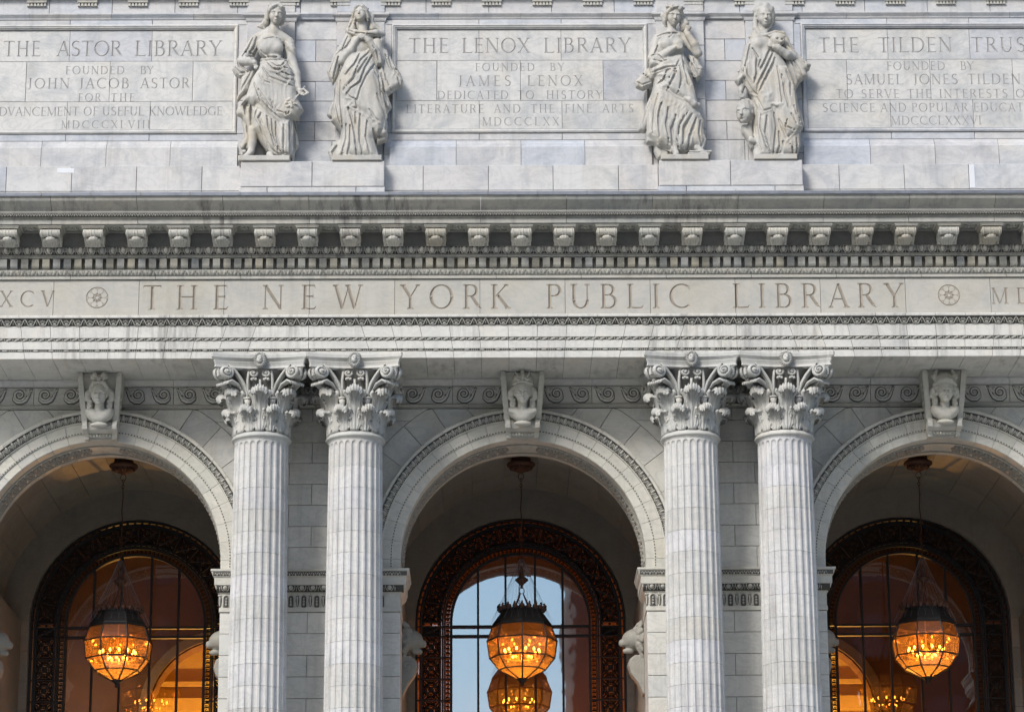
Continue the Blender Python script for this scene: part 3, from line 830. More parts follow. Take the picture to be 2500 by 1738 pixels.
for b in (-1.5, -.5, .5, 1.5):
    a, c = max(-XE, b * BAY - 1.62), min(XE, b * BAY + 1.62)
    core.box(max(-XE, b * BAY - 1.55), min(XE, b * BAY + 1.55), 1.14, 6.85, 4.0, SP)
obj('wall_core', core.mesh('core'), M['mortar'], wall)

# wall head: crown moulding, scroll frieze, dark line moulding
L5 = BAY / 6
for k in range(-10, 10):
    xa = k * L5
    if abs(xa) > XE - .5: continue
    obj('crown_moulding', sweep_x([(1.3, 16.688), (.98, 16.688), (.98, 16.66), (1.0, 16.64), (1.03, 16.60), (1.07, 16.575), (1.3, 16.575)], .003, L5 - .003), M['wall'], wall, (xa, 0, 0))
    obj('frieze_block', slab([(0, 16.225), (L5, 16.225), (L5, 16.57), (0, 16.57)], 1.10, 1.3), M['wall'], wall, (xa, 0, 0))
    obj('line_moulding', sweep_x([(1.3, 16.218), (1.06, 16.218), (1.045, 16.20), (1.06, 16.185), (1.09, 16.178), (1.09, 16.15), (1.3, 16.145)], .003, L5 - .003), M['carved'], wall, (xa + .3, 0, 0))
def scroll(s):
    m = MB(); pts = []
    for i in range(26):
        t = i / 25; a = R(-20 - 560 * t); r = .115 * (1 - .80 * t)
        pts.append((s * (-.04 + r * math.cos(a)), -.012, .02 + r * math.sin(a)))
    m.tube(pts, [.024 - .012 * i / 25 for i in range(26)], 6, flat=1.5)
    tail = [(s * x, -.012, z) for x, z in ((-.155, -.01), (-.14, -.075), (-.075, -.125), (.01, -.125), (.08, -.085), (.12, -.02), (.155, .07), (.19, .145))]
    m.tube(tail, [.008, .02, .024, .026, .026, .022, .015, .006], 6, flat=1.5)
    for x, z, rx, rz, a in ((.10, .055, .05, .025, 1.9), (.055, .085, .05, .022, 2.3), (.125, .09, .055, .022, 1.2), (.03, .13, .04, .018, 2.9), (.17, .10, .035, .018, .6)):
        m.dome(s * x, z, rx, rz, .03, s * a if s > 0 else PI - a, -.002, 8, 2)
    m.dome(s * .075, .03, .028, .028, .035, 0, 0, 7, 2)
    gm = MB(); gm.tube([(x, -.003, z) for x, y, z in pts[:20]], [.040 - .018 * i / 25 for i in range(20)], 6, flat=.12); gm.tube([(x, -.003, z) for x, y, z in tail], [.02, .034, .042, .044, .044, .038, .03, .02], 6, flat=.12)  # flat dark outline painted round the scroll as its shade, not cut in
    return fix_normals(m.mesh('scroll', True)), fix_normals(gm.mesh('grimy_shade'))
(scL, grL), (scR, grR) = scroll(1), scroll(-1)
for b in (-1, 0, 1):
    for k in range(7):
        for me_, gr_, x_ in ((scL, grL, b * BAY - .60 - .478 * k + .03), (scR, grR, b * BAY + .60 + .478 * k)):
            obj('scroll_ornament', me_, M['wall'], wall, (x_, 1.10, 16.405)); obj('scroll_shade_outline', gr_, M['grimy_shade'], wall, (x_, 1.10, 16.405))
# outer ring of wall voussoirs and coursed stones
zs = [13.11, 13.51, 13.905, 14.306, 14.705, 15.10, 15.50, 15.902, 16.14]
def arcx(z, r=RX):
    d = r * r - (z - SP) ** 2
    return math.sqrt(d) if d > 0 else 0.0
for b in (-1, 0, 1):
    bx = b * BAY
    for s in (-1, 1):
        A = [R(a) for a in (0, 13, 26, 38, 49, 60, 72, 84)]
        for a0, a1 in zip(A, A[1:]):
            if s < 0: a0, a1 = PI - a1, PI - a0
            obj('voussoir', slab(sector(RO - .02, RX, a0, a1, 5, zmax=16.14 - .0), 1.10, 1.5), M['wall'], wall, (bx, float(rng.normal(0, .0015)), 0))
for b in (-1.5, -.5, .5, 1.5):
    bx = b * BAY
    for k, (z0, z1) in enumerate(zip(zs, zs[1:])):
        def half(side, xin):
            """stones from the arch ring to the line xin (distance from the pier axis)"""
            X = lambda z: 3.9 - arcx(z)          # distance from the pier axis to the ring
            zz = [z0 + (z1 - z0) * i / 5 for i in range(6)]
            far = [(side * X(z), z) for z in zz]
            xm = X(z1) if X(z1) > 1.9 else None
            if xm and xm > 1.5:
                js = [xin, 1.0 if k % 2 else 1.25]
                if X(z0) > 2.2: js.append(2.0)
                for j0, j1 in zip(js, js[1:]):
                    stone('stone_block', *sorted((bx + side * j0, bx + side * j1)), z0, z1, 1.10, 1.5, M['wall'], wall)
                xin = js[-1]
            P = [(side * xin, z0)] + far + [(side * xin, z1)]
            if side > 0: P = P
            obj('stone_block', slab(P, 1.10, 1.5), M['wall'], wall, (bx, float(rng.normal(0, .0015)), 0))
        if abs(b) > 1:
            inner = -1 if b > 0 else 1
            half(inner, 0 if k % 2 else .0)
            stone('stone_block', *sorted((bx, bx - inner * .8)), z0, z1, 1.10, 1.5, M['wall'], wall)
        elif k % 2:
            half(-1, 0); half(1, 0)
        else:
            stone('stone_block', bx - .42, bx + .40, z0, z1, 1.10, 1.5, M['wall'], wall)
            half(-1, .42); half(1, .40)
# pier courses below the impost: deep stones that show their faces in the openings
for b in (-1.5, -.5, .5, 1.5):
    bx = b * BAY
    w0, w1 = -1.65, 1.65
    if b < -1: w0 = -.8
    if b > 1: w1 = .8
    zz = 12.305
    k = 0
    while zz > 4.8:
        z1, z0 = zz, zz - .397
        js = [w0, -.55, .45, w1] if k % 2 else [w0, -.05, w1]
        if k % 2 and abs(b) > 1: js = [w0, .1, w1]
        for a, c in zip(js, js[1:]):
            big = (a == -1.65 or c == 1.65)
            x0, x1 = bx + a, bx + c
            stone('pier_block', x0, x1, z0, z1, 1.10, 2.25, M['wall'], wall)
        zz = z0; k += 1
    # porch side of the piers behind the front ring
    zz = 13.27; k = 0
    while zz > 4.8:
        z1, z0 = zz, zz - .60
        for s in (-1, 1):
            if (b < -1 and s < 0) or (b > 1 and s > 0): continue
            for y0, y1 in ((2.27, 3.6), (3.6, 5.2), (5.2, 6.85)):
                obj('jamb_stone', MB().box(-.22, .22, y0 + .003, y1 - .003, z0 + .003, z1 - .003).mesh('jamb'), M['vault'], wall, (bx + s * (1.65 - .25), 0, 0))
        zz = z0; k += 1
# impost mouldings wrap round the piers
ip = [(0, 12.305), (.012, 12.31), (.012, 12.385), (.0, 12.39), (.0, 12.655), (.02, 12.665), (.045, 12.69), (.075, 12.73), (.085, 12.785), (.085, 12.79), (.10, 12.795), (.10, 12.93), (.115, 12.94), (.135, 12.975), (.15, 13.03), (.165, 13.045), (.165, 13.08), (.145, 13.085), (-.05, 13.085)]
fr = u_palm(.16, .22)
for b in (-1.5, -.5, .5, 1.5):
    bx = b * BAY
    w0 = -1.65 if b > -1 else -.8; w1 = 1.65 if b < 1 else .8
    o = obj('impost', fix_normals(mould_path([(w0, 2.24), (w0, 1.09), (w1, 1.09), (w1, 2.24)], ip)), M['arch'], wall, (bx, 0, 0))
    obj('dark_ground_strip', sweep_x([(1.08, 12.66), (1.067, 12.668), (1.04, 12.692), (1.008, 12.735), (1.002, 12.784), (1.08, 12.784)], w0 - .06, w1 + .06), M['sooty'], o)
    band('impost_egg_carving', u_egg(.20, .105), .20, 12.68, 1.09 - .040, w0, w1, M['carved'], o, tilt=-.38)
    obj('dark_ground_strip', sweep_x([(1.0, 12.942), (.974, 12.944), (.950, 12.978), (.936, 13.028), (1.0, 13.03)], w0 - .12, w1 + .12), M['grimy_shade'], o)
    band('impost_leaf_carving', u_small(.11, .085), .11, 12.945, 1.09 - .122, w0 - .1, w1 + .1, M['carved'], o, tilt=-.3)
    fm = MB(); nm_ = MB()
    wd = w1 - w0; n = int(wd / .236)
    for i in range(n):
        x = w0 + .12 + i * .236
        # round headed niche with a bellflower drop
        arcp = [(x + .058 * math.cos(a), 1.072, 12.56 + .058 * math.sin(a)) for a in [PI * t / 6 for t in range(7)]]
        nm_.dome(x, 12.50, .068, .135, .004, 0, 1.082, 12, 1); nm_.dome(x - .118, 12.52, .034, .125, .004, 0, 1.082, 8, 1)  # flat dark fills painted as the shade inside and between the niches
        fm.tube([(x + .058, 1.072, 12.41)] + arcp + [(x - .058, 1.072, 12.41)], .012, 5)
        for z, r in ((12.55, .022), (12.50, .026), (12.445, .028)): fm.dome(x, z, r * .8, r, .035, 0, 1.078, 7, 2)
        for dx in (-.118,):
            fm.tube([(x + dx, 1.074, 12.42), (x + dx, 1.070, 12.52), (x + dx, 1.074, 12.58)], [.012, .014, .020], 5)
            fm.dome(x + dx, 12.615, .045, .02, .02, 0, 1.09, 7, 2)
    q_ = obj('niche_shade_fill', nm_.mesh('niches'), M['grimy_shade'], o); q_['kind'] = 'stuff'
    f_ = obj('impost_niche_carving', fm.mesh('niches'), M['carved'], o); f_['kind'] = 'stuff'

# ---- the archivolts -----------------------------------------------------------
apr = [(RI, 2.25), (RI, 1.06), (2.262, 1.045), (2.405, 1.045), (2.412, 1.02), (2.60, 1.02), (2.61, .99), (2.635, .985), (2.70, .955), (2.745, .925), (2.755, .905), (2.80, .90), (2.82, .915), (2.82, 1.6)]
def revolve(prof, a0, a1, n, name='ring'):
    V = []; m = len(prof)
    for i in range(n + 1):
        a = a0 + (a1 - a0) * i / n
        V += [(r * math.cos(a), y, r * math.sin(a)) for r, y in prof]
    F = [(i * m + j, i * m + (j + 1) % m, (i + 1) * m + (j + 1) % m, (i + 1) * m + j) for i in range(n) for j in range(m)]
    F += [tuple(range(m - 1, -1, -1)), tuple(n * m + j for j in range(m))]
    return fix_normals(mesh(name, V, F))
KA = R(7.1)
arches = []
Nv = 10
seg = (PI / 2 - KA) / Nv
g = .0012
vou = revolve(apr, g, seg - g, 4)
egg = u_egg(.1, .13)
for bi, b in enumerate((-1, 0, 1)):
    ar = part('arch', (b * BAY, 0, SP)); arches.append(ar)
    for s in (0, 1):
        for i in range(Nv):
            a = i * seg + s * (PI / 2 + KA)
            obj('arch_voussoir', vou, M['arch'], ar, (0, float(rng.normal(0, .0012)), 0), (0, -a, 0))
    obj('arch_voussoir', revolve(apr, PI / 2 - KA, PI / 2 + KA, 6), M['arch'], ar)
    # springers down to the impost
    for s in (-1, 1):
        P = [(s * p[0], p[1]) for p in apr]; V = [(x, y, z) for z in (13.09 - SP, -.003) for x, y in P]; m = len(P)
        F = [(i, (i + 1) % m, m + (i + 1) % m, m + i) for i in range(m)] + [tuple(range(m)), tuple(range(m, 2 * m))]
        obj('arch_voussoir', fix_normals(mesh('springer', V, F)), M['arch'], ar)
    # egg carving and bead row that follow the arch
    eg = MB(); U = np.array(egg.v); U[:, 1] += -U[:, 2] * .42 + .0
    rm = 2.625; n = 29
    for s in (0, 1):
        for i in range(n):
            th = (s * (PI / 2 + KA)) + (i + .5) * (PI / 2 - KA) / n
            wsc = (PI / 2 - KA) / n * rm / .1
            rr = rm + U[:, 2]; an = th - U[:, 0] * wsc / rm
            eg.add(np.stack([rr * np.cos(an), .988 + U[:, 1], rr * np.sin(an)], 1), egg.f)
    o = obj('egg_and_dart_carving', eg.mesh('eggs'), M['carved'], ar); o['kind'] = 'stuff'
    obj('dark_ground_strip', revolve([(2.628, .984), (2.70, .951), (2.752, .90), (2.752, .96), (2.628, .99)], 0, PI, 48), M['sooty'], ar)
    bm_ = MB()
    for s in (0, 1):
        for i in range(62):
            th = (s * (PI / 2 + KA)) + (i + .5) * (PI / 2 - KA) / 62
            bm_.dome(2.425 * math.cos(th), 2.425 * math.sin(th), .017, .013, .016, th + PI / 2, 1.023, 6, 2)
    for s in (-1, 1):
        for i in range(3): bm_.dome(s * 2.425, -.03 - .05 * i, .013, .017, .016, 0, 1.023, 6, 2)
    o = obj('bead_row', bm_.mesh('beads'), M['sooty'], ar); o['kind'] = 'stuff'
    # carved soffit: rosettes between raised borders
    so = MB()
    for s in (0, 1):
        for i in range(17):
            th = (s * (PI / 2 + KA)) + (i + .5) * (PI / 2 - KA) / 17 if True else 0
            c_, s_ = math.cos(th), math.sin(th)
            ux, uz = -s_, c_
            for k in range(6):
                a = 2 * PI * k / 6
                d, yy = .075 * math.cos(a), 1.68 + .16 * math.sin(a)
                so.ball(((RI - .006) * c_ + ux * d, yy, (RI - .006) * s_ + uz * d), (.05, .07, .05), 6, 4)
            so.ball(((RI - .012) * c_, 1.68, (RI - .012) * s_), .045, 6, 4)
    for yy in (1.36, 2.0):
        pts = [((RI - .004) * math.cos(PI * i / 60), yy, (RI - .004) * math.sin(PI * i / 60)) for i in range(61)]
        so.tube(pts, .022, 5)
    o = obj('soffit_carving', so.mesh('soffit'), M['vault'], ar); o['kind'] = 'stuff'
    # barrel vault of the porch behind the ring
    RV = 2.72
    ny, na = 4, 13
    def vstone(y0, y1, a0, a1):
        V = []
        for y in (y0 + .004, y1 - .004):
            for r in (RV, RV + .3):
                for i in range(4):
                    a = a0 + .0016 + (a1 - a0 - .0032) * i / 3
                    V.append((r * math.cos(a), y, r * math.sin(a)))
        F = []
        for i in range(3):
            F += [(i, i + 1, 8 + i + 1, 8 + i), (4 + i, 12 + i, 12 + i + 1, 4 + i + 1), (i, 4 + i, 4 + i + 1, i + 1), (8 + i, 8 + i + 1, 12 + i + 1, 12 + i)]
        F += [(0, 8, 12, 4), (3, 7, 15, 11)]
        return fix_normals(mesh('vault_stone', V, F))
    dy = (6.9 - 2.25) / ny
    if bi == 0: vsm = [vstone(2.25 + dy * i, 2.25 + dy * (i + 1), 0, PI / na) for i in range(ny)]
    vt = part('porch_vault', (b * BAY, 0, SP))
    for i in range(ny):
        for k in range(na):
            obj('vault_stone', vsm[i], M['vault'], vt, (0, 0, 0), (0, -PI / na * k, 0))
    vc = MB()
    pr_ = [(RV + .28, y) for y in (2.2, 6.95)]
    obj('vault_core', revolve([(RV + .26, 2.26), (RV + .26, 6.9), (RV + .30, 6.9), (RV + .30, 2.26)], 0, PI, 24), M['mortar'], vt)
    # ring wall that closes the step between arch ring and vault
    obj('arch_back', revolve([(RI + .002, 2.252), (RI + .002, 2.30), (RV + .3, 2.30), (RV + .3, 2.252)], 0, PI, 24), M['vault'], vt)
    # lunette wall round the window and its jambs
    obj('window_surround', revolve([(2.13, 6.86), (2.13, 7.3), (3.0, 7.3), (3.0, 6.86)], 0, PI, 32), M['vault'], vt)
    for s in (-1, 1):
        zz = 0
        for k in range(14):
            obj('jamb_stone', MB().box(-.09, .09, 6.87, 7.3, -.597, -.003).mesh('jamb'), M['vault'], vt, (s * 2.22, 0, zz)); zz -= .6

# ---- arched windows -----------------------------------------------------------
def glass(name, refl, tint, refl_col=(.8, .88, .95)):
    m, nt, b = newmat(name); N = nt.nodes; L = nt.links; N.remove(b)
    out = N['Material Output']; gl = N.new('ShaderNodeBsdfGlossy'); tr = N.new('ShaderNodeBsdfTransparent'); mx = N.new('ShaderNodeMixShader')
    gl.inputs['Roughness'].default_value = .015; gl.inputs['Color'].default_value = (*refl_col, 1); tr.inputs['Color'].default_value = (*tint, 1)
    # old glass: slightly wavy, a little dusty
    n = N.new('ShaderNodeTexNoise'); n.inputs['Scale'].default_value = 1.6; n.inputs['Detail'].default_value = 2
    g_ = N.new('ShaderNodeNewGeometry'); L.new(g_.outputs['Position'], n.inputs['Vector'])
    bp = N.new('ShaderNodeBump'); bp.inputs['Strength'].default_value = .06; bp.inputs['Distance'].default_value = .02
    L.new(n.outputs['Fac'], bp.inputs['Height']); L.new(bp.outputs[0], gl.inputs['Normal'])
    lw = N.new('ShaderNodeFresnel'); lw.inputs['IOR'].default_value = 1.5
    ad = N.new('ShaderNodeMath'); ad.operation = 'ADD'; ad.use_clamp = True; ad.inputs[1].default_value = refl; L.new(lw.outputs[0], ad.inputs[0])
    L.new(ad.outputs[0], mx.inputs[0]); L.new(tr.outputs[0], mx.inputs[1]); L.new(gl.outputs[0], mx.inputs[2]); L.new(mx.outputs[0], out.inputs['Surface'])
    return m
M['glass'] = glass('window_glass', .22, (.55, .53, .52), (.62, .86, 1.0))
M['glass_side'] = glass('dimmed_window_glass', .07, (.72, .62, .52), (.62, .8, 1.0))  # same glass as the centre, reflection turned down so side windows look darker
M['glass_dark'] = glass('grille_glass', .06, (.6, .55, .5))
def ring_tube(mb, r, y, w, d, a0=0, a1=PI, n=48, cx=0, cz=0):
    """flat bar of section w x d bent along an arc"""
    V = []
    for i in range(n + 1):
        a = a0 + (a1 - a0) * i / n; c, s = math.cos(a), math.sin(a)
        for rr, yy in ((r - w / 2, y - d / 2), (r + w / 2, y - d / 2), (r + w / 2, y + d / 2), (r - w / 2, y + d / 2)): V.append((rr * c, yy, rr * s))
    F = [(i * 4 + j, i * 4 + (j + 1) % 4, i * 4 + 4 + (j + 1) % 4, i * 4 + 4 + j) for i in range(n) for j in range(4)]
    mb.add(V, F)
def grille_panel(w0, w1, h):
    """openwork square: diagonal cross, centre rosette, four pairs of scrolls; narrows from w1 (top) to w0"""
    m = MB()
    def q(u, v): return ((u * (w0 + (w1 - w0) * (v + .5)) / 1.0), 0, v * h)
    for s in (-1, 1): m.tube([q(s * -.48, -.48), q(s * .48, .48)], .021, 5)
    for i in range(10):
        a = 2 * PI * i / 10; m.dome(.048 * math.cos(a), .048 * math.sin(a), .022, .016, .012, a, 0, 6, 2)
    m.ball((0, 0, 0), (.062, .02, .062), 8, 4)
    for sx in (-1, 1):
        for sz in (-1, 1): m.ball((sx * .085, 0, sz * .085), (.036, .014, .036), 7, 4); m.ball((sx * .155, 0, sz * .155), (.026, .012, .026), 6, 4)
        m.ball((sx * .15, 0, 0), (.03, .012, .022), 6, 4); m.ball((0, 0, sx * .15), (.022, .012, .03), 6, 4)
    m.tube([q(.235 * math.cos(2 * PI * i / 12), .235 * math.sin(2 * PI * i / 12)) for i in range(12)], .012, 4, closed=True)
    m.tube([q(u, v) for u, v in ((-.46, -.46), (.46, -.46), (.46, .46), (-.46, .46))], .015, 4, closed=True)
    for k in range(4):
        for s in (-1, 1):
            pts = []
            for i in range(15):
                t = i / 14; a = R(200 - 400 * t); r = .10 * (1 - .62 * t)
                u, v = s * (.135 + r * math.cos(a) * .9), .32 + r * math.sin(a)
                for _ in range(k): u, v = -v, u
                pts.append(q(u, v))
            m.tube(pts, .0135, 4)
        u, v = 0, .20
        u2, v2 = 0, .46
        for _ in range(k): u, v, u2, v2 = -v, u, -v2, u2
        m.tube([q(u, v), q(u2, v2)], .013, 4)
        for s in (-1, 1):
            u, v = s * .24, .24
            uu = [( .30, .10), (.38, .16), (.43, .30)]
            pts = [(s * a_, b_) for a_, b_ in uu]
            for _ in range(k): pts = [(-b_, a_) for a_, b_ in pts]
            m.tube([q(*p) for p in pts], .014, 4)
    return m.mesh('grille_panel')
NP = 14
Rm = 1.81
gpa = grille_panel(.335, .425, .355); gps = grille_panel(.37, .37, .41); gpf = grille_panel(.36, .36, .17)
def meander(n, L):
    """greek key strip of n units over length L, lying in x, height .10"""
    m = MB(); u = L / n
    for i in range(n):
        x = i * u
        P = [(0, 0), (0, .095), (.78, .095), (.78, .028), (.42, .028), (.42, .062), (.60, .062)]
        m.tube([(x + a * u, 0, z - .05) for a, z in P], .012, 4)
    return m
for bi, b in enumerate((-1, 0, 1)):
    wn_ = part('arched_window', (b * BAY, 7.08, SP))
    tag(wn_, ['arched window behind the left arch', 'arched window behind the central arch mirroring pale sky', 'arched window behind the right arch'][bi])
    fm = MB()
    for r, w, d in ((2.115, .06, .16), (2.032, .034, .08), (1.995, .03, .08), (1.625, .03, .08), (1.578, .034, .08), (1.405, .05, .14), (1.543, .022, .05)):
        ring_tube(fm, r, 0, w, d)
        for s in (-1, 1): fm.box(s * r - w / 2, s * r + w / 2, -d / 2, d / 2, -5.0, 0)
    for x in (-.86, -.30, .30, .86): fm.box(x - .022, x + .022, -.05, .05, -5.0, math.sqrt(1.40 ** 2 - x * x))
    for z in (-.095, -.29): fm.box(-1.40, 1.40, -.048, .048, z - .024, z + .024)
    for z in (-2.45,): fm.box(-1.40, 1.40, -.048, .048, z - .03, z + .03)
    for k in range(NP + 1):
        a = PI * k / NP
        c, s = math.cos(a), math.sin(a); t = .012
        fm.add([(r * c - o_ * s, y, r * s + o_ * c) for y in (-.04, .04) for r, o_ in ((1.62, -t), (2.0, -t), (2.0, t), (1.62, t))], [(0, 1, 2, 3), (7, 6, 5, 4), (0, 4, 5, 1), (3, 2, 6, 7)])
    for s in (-1, 1):
        for z in [-.095, -.29] + [-.29 - .435 * k for k in range(1, 11)]:
            fm.box(min(s * 1.39, s * 2.12), max(s * 1.39, s * 2.12), -.035, .035, z - .012, z + .012)
    for k in range(44):                        # studs that break the slot rings into dashes
        a = PI * (k + .5) / 44; c, s = math.cos(a), math.sin(a)
        for r in (2.068, 1.60): fm.ball((r * c, -.01, r * s), (.028, .03, .028), 6, 4)
    obj('frame', fm.mesh('frame'), M['iron'], wn_)
    for k in range(NP):
        a = PI * (k + .5) / NP
        obj('grille_panel', gpa, M['bronze'], wn_, (Rm * math.cos(a), .0, Rm * math.sin(a)), (0, PI / 2 - a, 0))
    for s in (-1, 1):
        obj('grille_panel', gpf, M['bronze'], wn_, (s * Rm, 0, -.192))
        for k in range(10): obj('grille_panel', gps, M['bronze'], wn_, (s * Rm, 0, -.5075 - .435 * k))
    km = MB(); src = meander(54, PI * 1.475); V = np.array(src.v); an = PI - V[:, 0] / 1.475; rr = 1.475 + V[:, 2]
    km.add(np.stack([rr * np.cos(an), V[:, 1], rr * np.sin(an)], 1), src.f)
    src = meander(54, 4.9); V = np.array(src.v)
    for s in (-1, 1): km.add(np.stack([s * (1.475 + V[:, 2]), V[:, 1], -V[:, 0]], 1), src.f)
    obj('greek_key_strip', km.mesh('key'), M['bronze'], wn_)
    # panes
    xs = [-1.39, -.86, -.30, .30, .86, 1.39]; zsn = [-5.0, -2.45, -.29, -.095]
    for x0, x1 in zip(xs, xs[1:]):
        for z0, z1 in zip(zsn, zsn[1:]):
            obj('pane', mesh('pane', [(x0, 0, z0), (x1, 0, z0), (x1, 0, z1), (x0, 0, z1), (x0, .012, z0), (x1, .012, z0), (x1, .012, z1), (x0, .012, z1)], [(0, 1, 2, 3), (4, 7, 6, 5)]), M['glass' if b == 0 else 'glass_side'], wn_, (0, .03, 0))
        P = [(x0, -.095), (x1, -.095)] + [(x1 + (x0 - x1) * i / 8, math.sqrt(max(0, 1.4 ** 2 - (x1 + (x0 - x1) * i / 8) ** 2))) for i in range(9)]
        n = len(P)
        obj('pane', mesh('pane', [(x, 0, z) for x, z in P] + [(x, .012, z) for x, z in P], [tuple(range(n)), tuple(range(2 * n - 1, n - 1, -1))]), M['glass' if b == 0 else 'glass_side'], wn_, (0, .03, 0))
    gm_ = MB()
    n = 32
    for i in range(n):
        a0, a1 = PI * i / n, PI * (i + 1) / n
        gm_.add([(1.42 * math.cos(a0), .07, 1.42 * math.sin(a0)), (1.42 * math.cos(a1), .07, 1.42 * math.sin(a1)), (2.12 * math.cos(a1), .07, 2.12 * math.sin(a1)), (2.12 * math.cos(a0), .07, 2.12 * math.sin(a0))], [(0, 1, 2, 3)])
    for s in (-1, 1): gm_.add([(s * 1.42, .07, -5), (s * 2.12, .07, -5), (s * 2.12, .07, 0), (s * 1.42, .07, 0)], [(0, 1, 2, 3)])
    obj('pane', gm_.mesh('band_glass'), M['glass_dark'], wn_)

# ---- the hall behind the windows ------------------------------------------------
M['hall'] = plain('warm_hall_stone', (.42, .33, .22), .7, var=.2, scale=3)
M['hall_dark'] = plain('dark_hall_panelling', (.24, .12, .055), .6, var=.35, scale=2)
M['hall_gold'] = plain('golden_hall_plaster', (.62, .48, .20), .7, var=.2, scale=2)
hall = part('entrance_hall')
hw = MB()
hw.box(-XE, XE, 16.0, 16.2, 4.6, 17.5); hw.box(-XE, XE, 7.35, 16.2, 16.4, 16.6)
for x in range(-11, 12, 2): hw.box(x - .25, x + .25, 15.8, 16.0, 4.6, 12.9)
hw.box(-XE, XE, 15.7, 16.0, 12.9, 13.2); hw.box(-XE, XE, 15.78, 16.0, 13.5, 13.6); hw.box(-XE - .2, -XE, 7.3, 16, 4.6, 17); hw.box(XE, XE + .2, 7.3, 16, 4.6, 17)
obj('hall_wall_or_baffle', hw.mesh('hall'), M['hall_gold'], hall)
for x in (-3.9, 3.9): obj('hall_wall_or_baffle', MB().box(x - .2, x + .2, 7.32, 10.78, 4.6, 16.4).mesh('light_baffle'), M['hall_dark'], hall)  # unseen baffles, added to keep each bay's lamp out of the other windows
obj('hall_floor', MB().box(-XE, XE, 6.9, 16.2, 4.4, 4.6).mesh('floor'), M['hall'], hall)
# inner wall with arched openings
def arcade(openings, y0, y1, zc, top):
    m = MB(); xs = [-XE]; 
    n = 20
    for cx, r in openings:
        for i in range(n):
            a0, a1 = PI - PI * i / n, PI - PI * (i + 1) / n
            p0, p1 = (cx + r * math.cos(a0), zc + r * math.sin(a0)), (cx + r * math.cos(a1), zc + r * math.sin(a1))
            for y in (y0, y1): m.add([(p0[0], y, p0[1]), (p1[0], y, p1[1]), (p1[0], y, top), (p0[0], y, top)], [(0, 1, 2, 3)])
            m.add([(p0[0], y0, p0[1]), (p1[0], y0, p1[1]), (p1[0], y1, p1[1]), (p0[0], y1, p0[1])], [(0, 1, 2, 3)])
    e = [-XE] + [v for cx, r in openings for v in (cx - r, cx + r)] + [XE]
    for a, c in zip(e[::2], e[1::2]): m.box(a, c, y0, y1, 4.6, zc); m.box(a, c, y0, y1, zc, top)
    return m
obj('hall_arcade', arcade([(-6.35, 1.55), (6.1, 1.5)], 10.8, 11.4, 12.05, 16.4).mesh('arcade'), M['hall_dark'], hall)
ar2 = MB()
for cx, r in ((-6.35, 1.55), (6.1, 1.5)): 
    V = ring_tube(mb := MB(), r + .13, 10.76, .20, .10, n=24)
    ar2.add([(x + cx, y, z + 12.05) for x, y, z in mb.v], mb.f)
obj('hall_arch_moulding', ar2.mesh('mould'), M['hall'], hall)
pf = MB()
for x in (-8.0, -6.0, 6.0, 8.0):
    for a, c, d, e in ((-.6, .6, 11.0, 11.08), (-.6, .6, 12.5, 12.58), (-.6, -.52, 11.0, 12.58), (.52, .6, 11.0, 12.58)): pf.box(x + 0 + a, x + c, 15.72, 15.85, d, e)
obj('picture_frame', pf.mesh('frame'), M['hall_dark'], hall)
pc = MB()
for x in (-8.0, -6.0, 6.0, 8.0): pc.box(x - .5, x + .5, 15.80, 15.84, 11.1, 12.5)
obj('picture', pc.mesh('picture'), M['hall'], hall)
def lamp(name, loc, e, col, size=.3, typ='POINT'):
    d = bpy.data.lights.new(name, typ); d.energy = e; d.color = col
    if typ == 'POINT': d.shadow_soft_size = size
    o = bpy.data.objects.new(name, d); o.location = loc; C.objects.link(o); return o
for x in (-7.4, 7.1): lamp('hall_lamp', (x, 13.6, 10.2), 900, (1, .60, .16), .1)
for x in (-7.8, 7.8): lamp('hall_lamp', (x, 8.6, 10.2), 30, (1, .40, .10), .08)
lamp('hall_lamp', (0, 8.6, 10.2), 400, (1, .40, .10), .08)
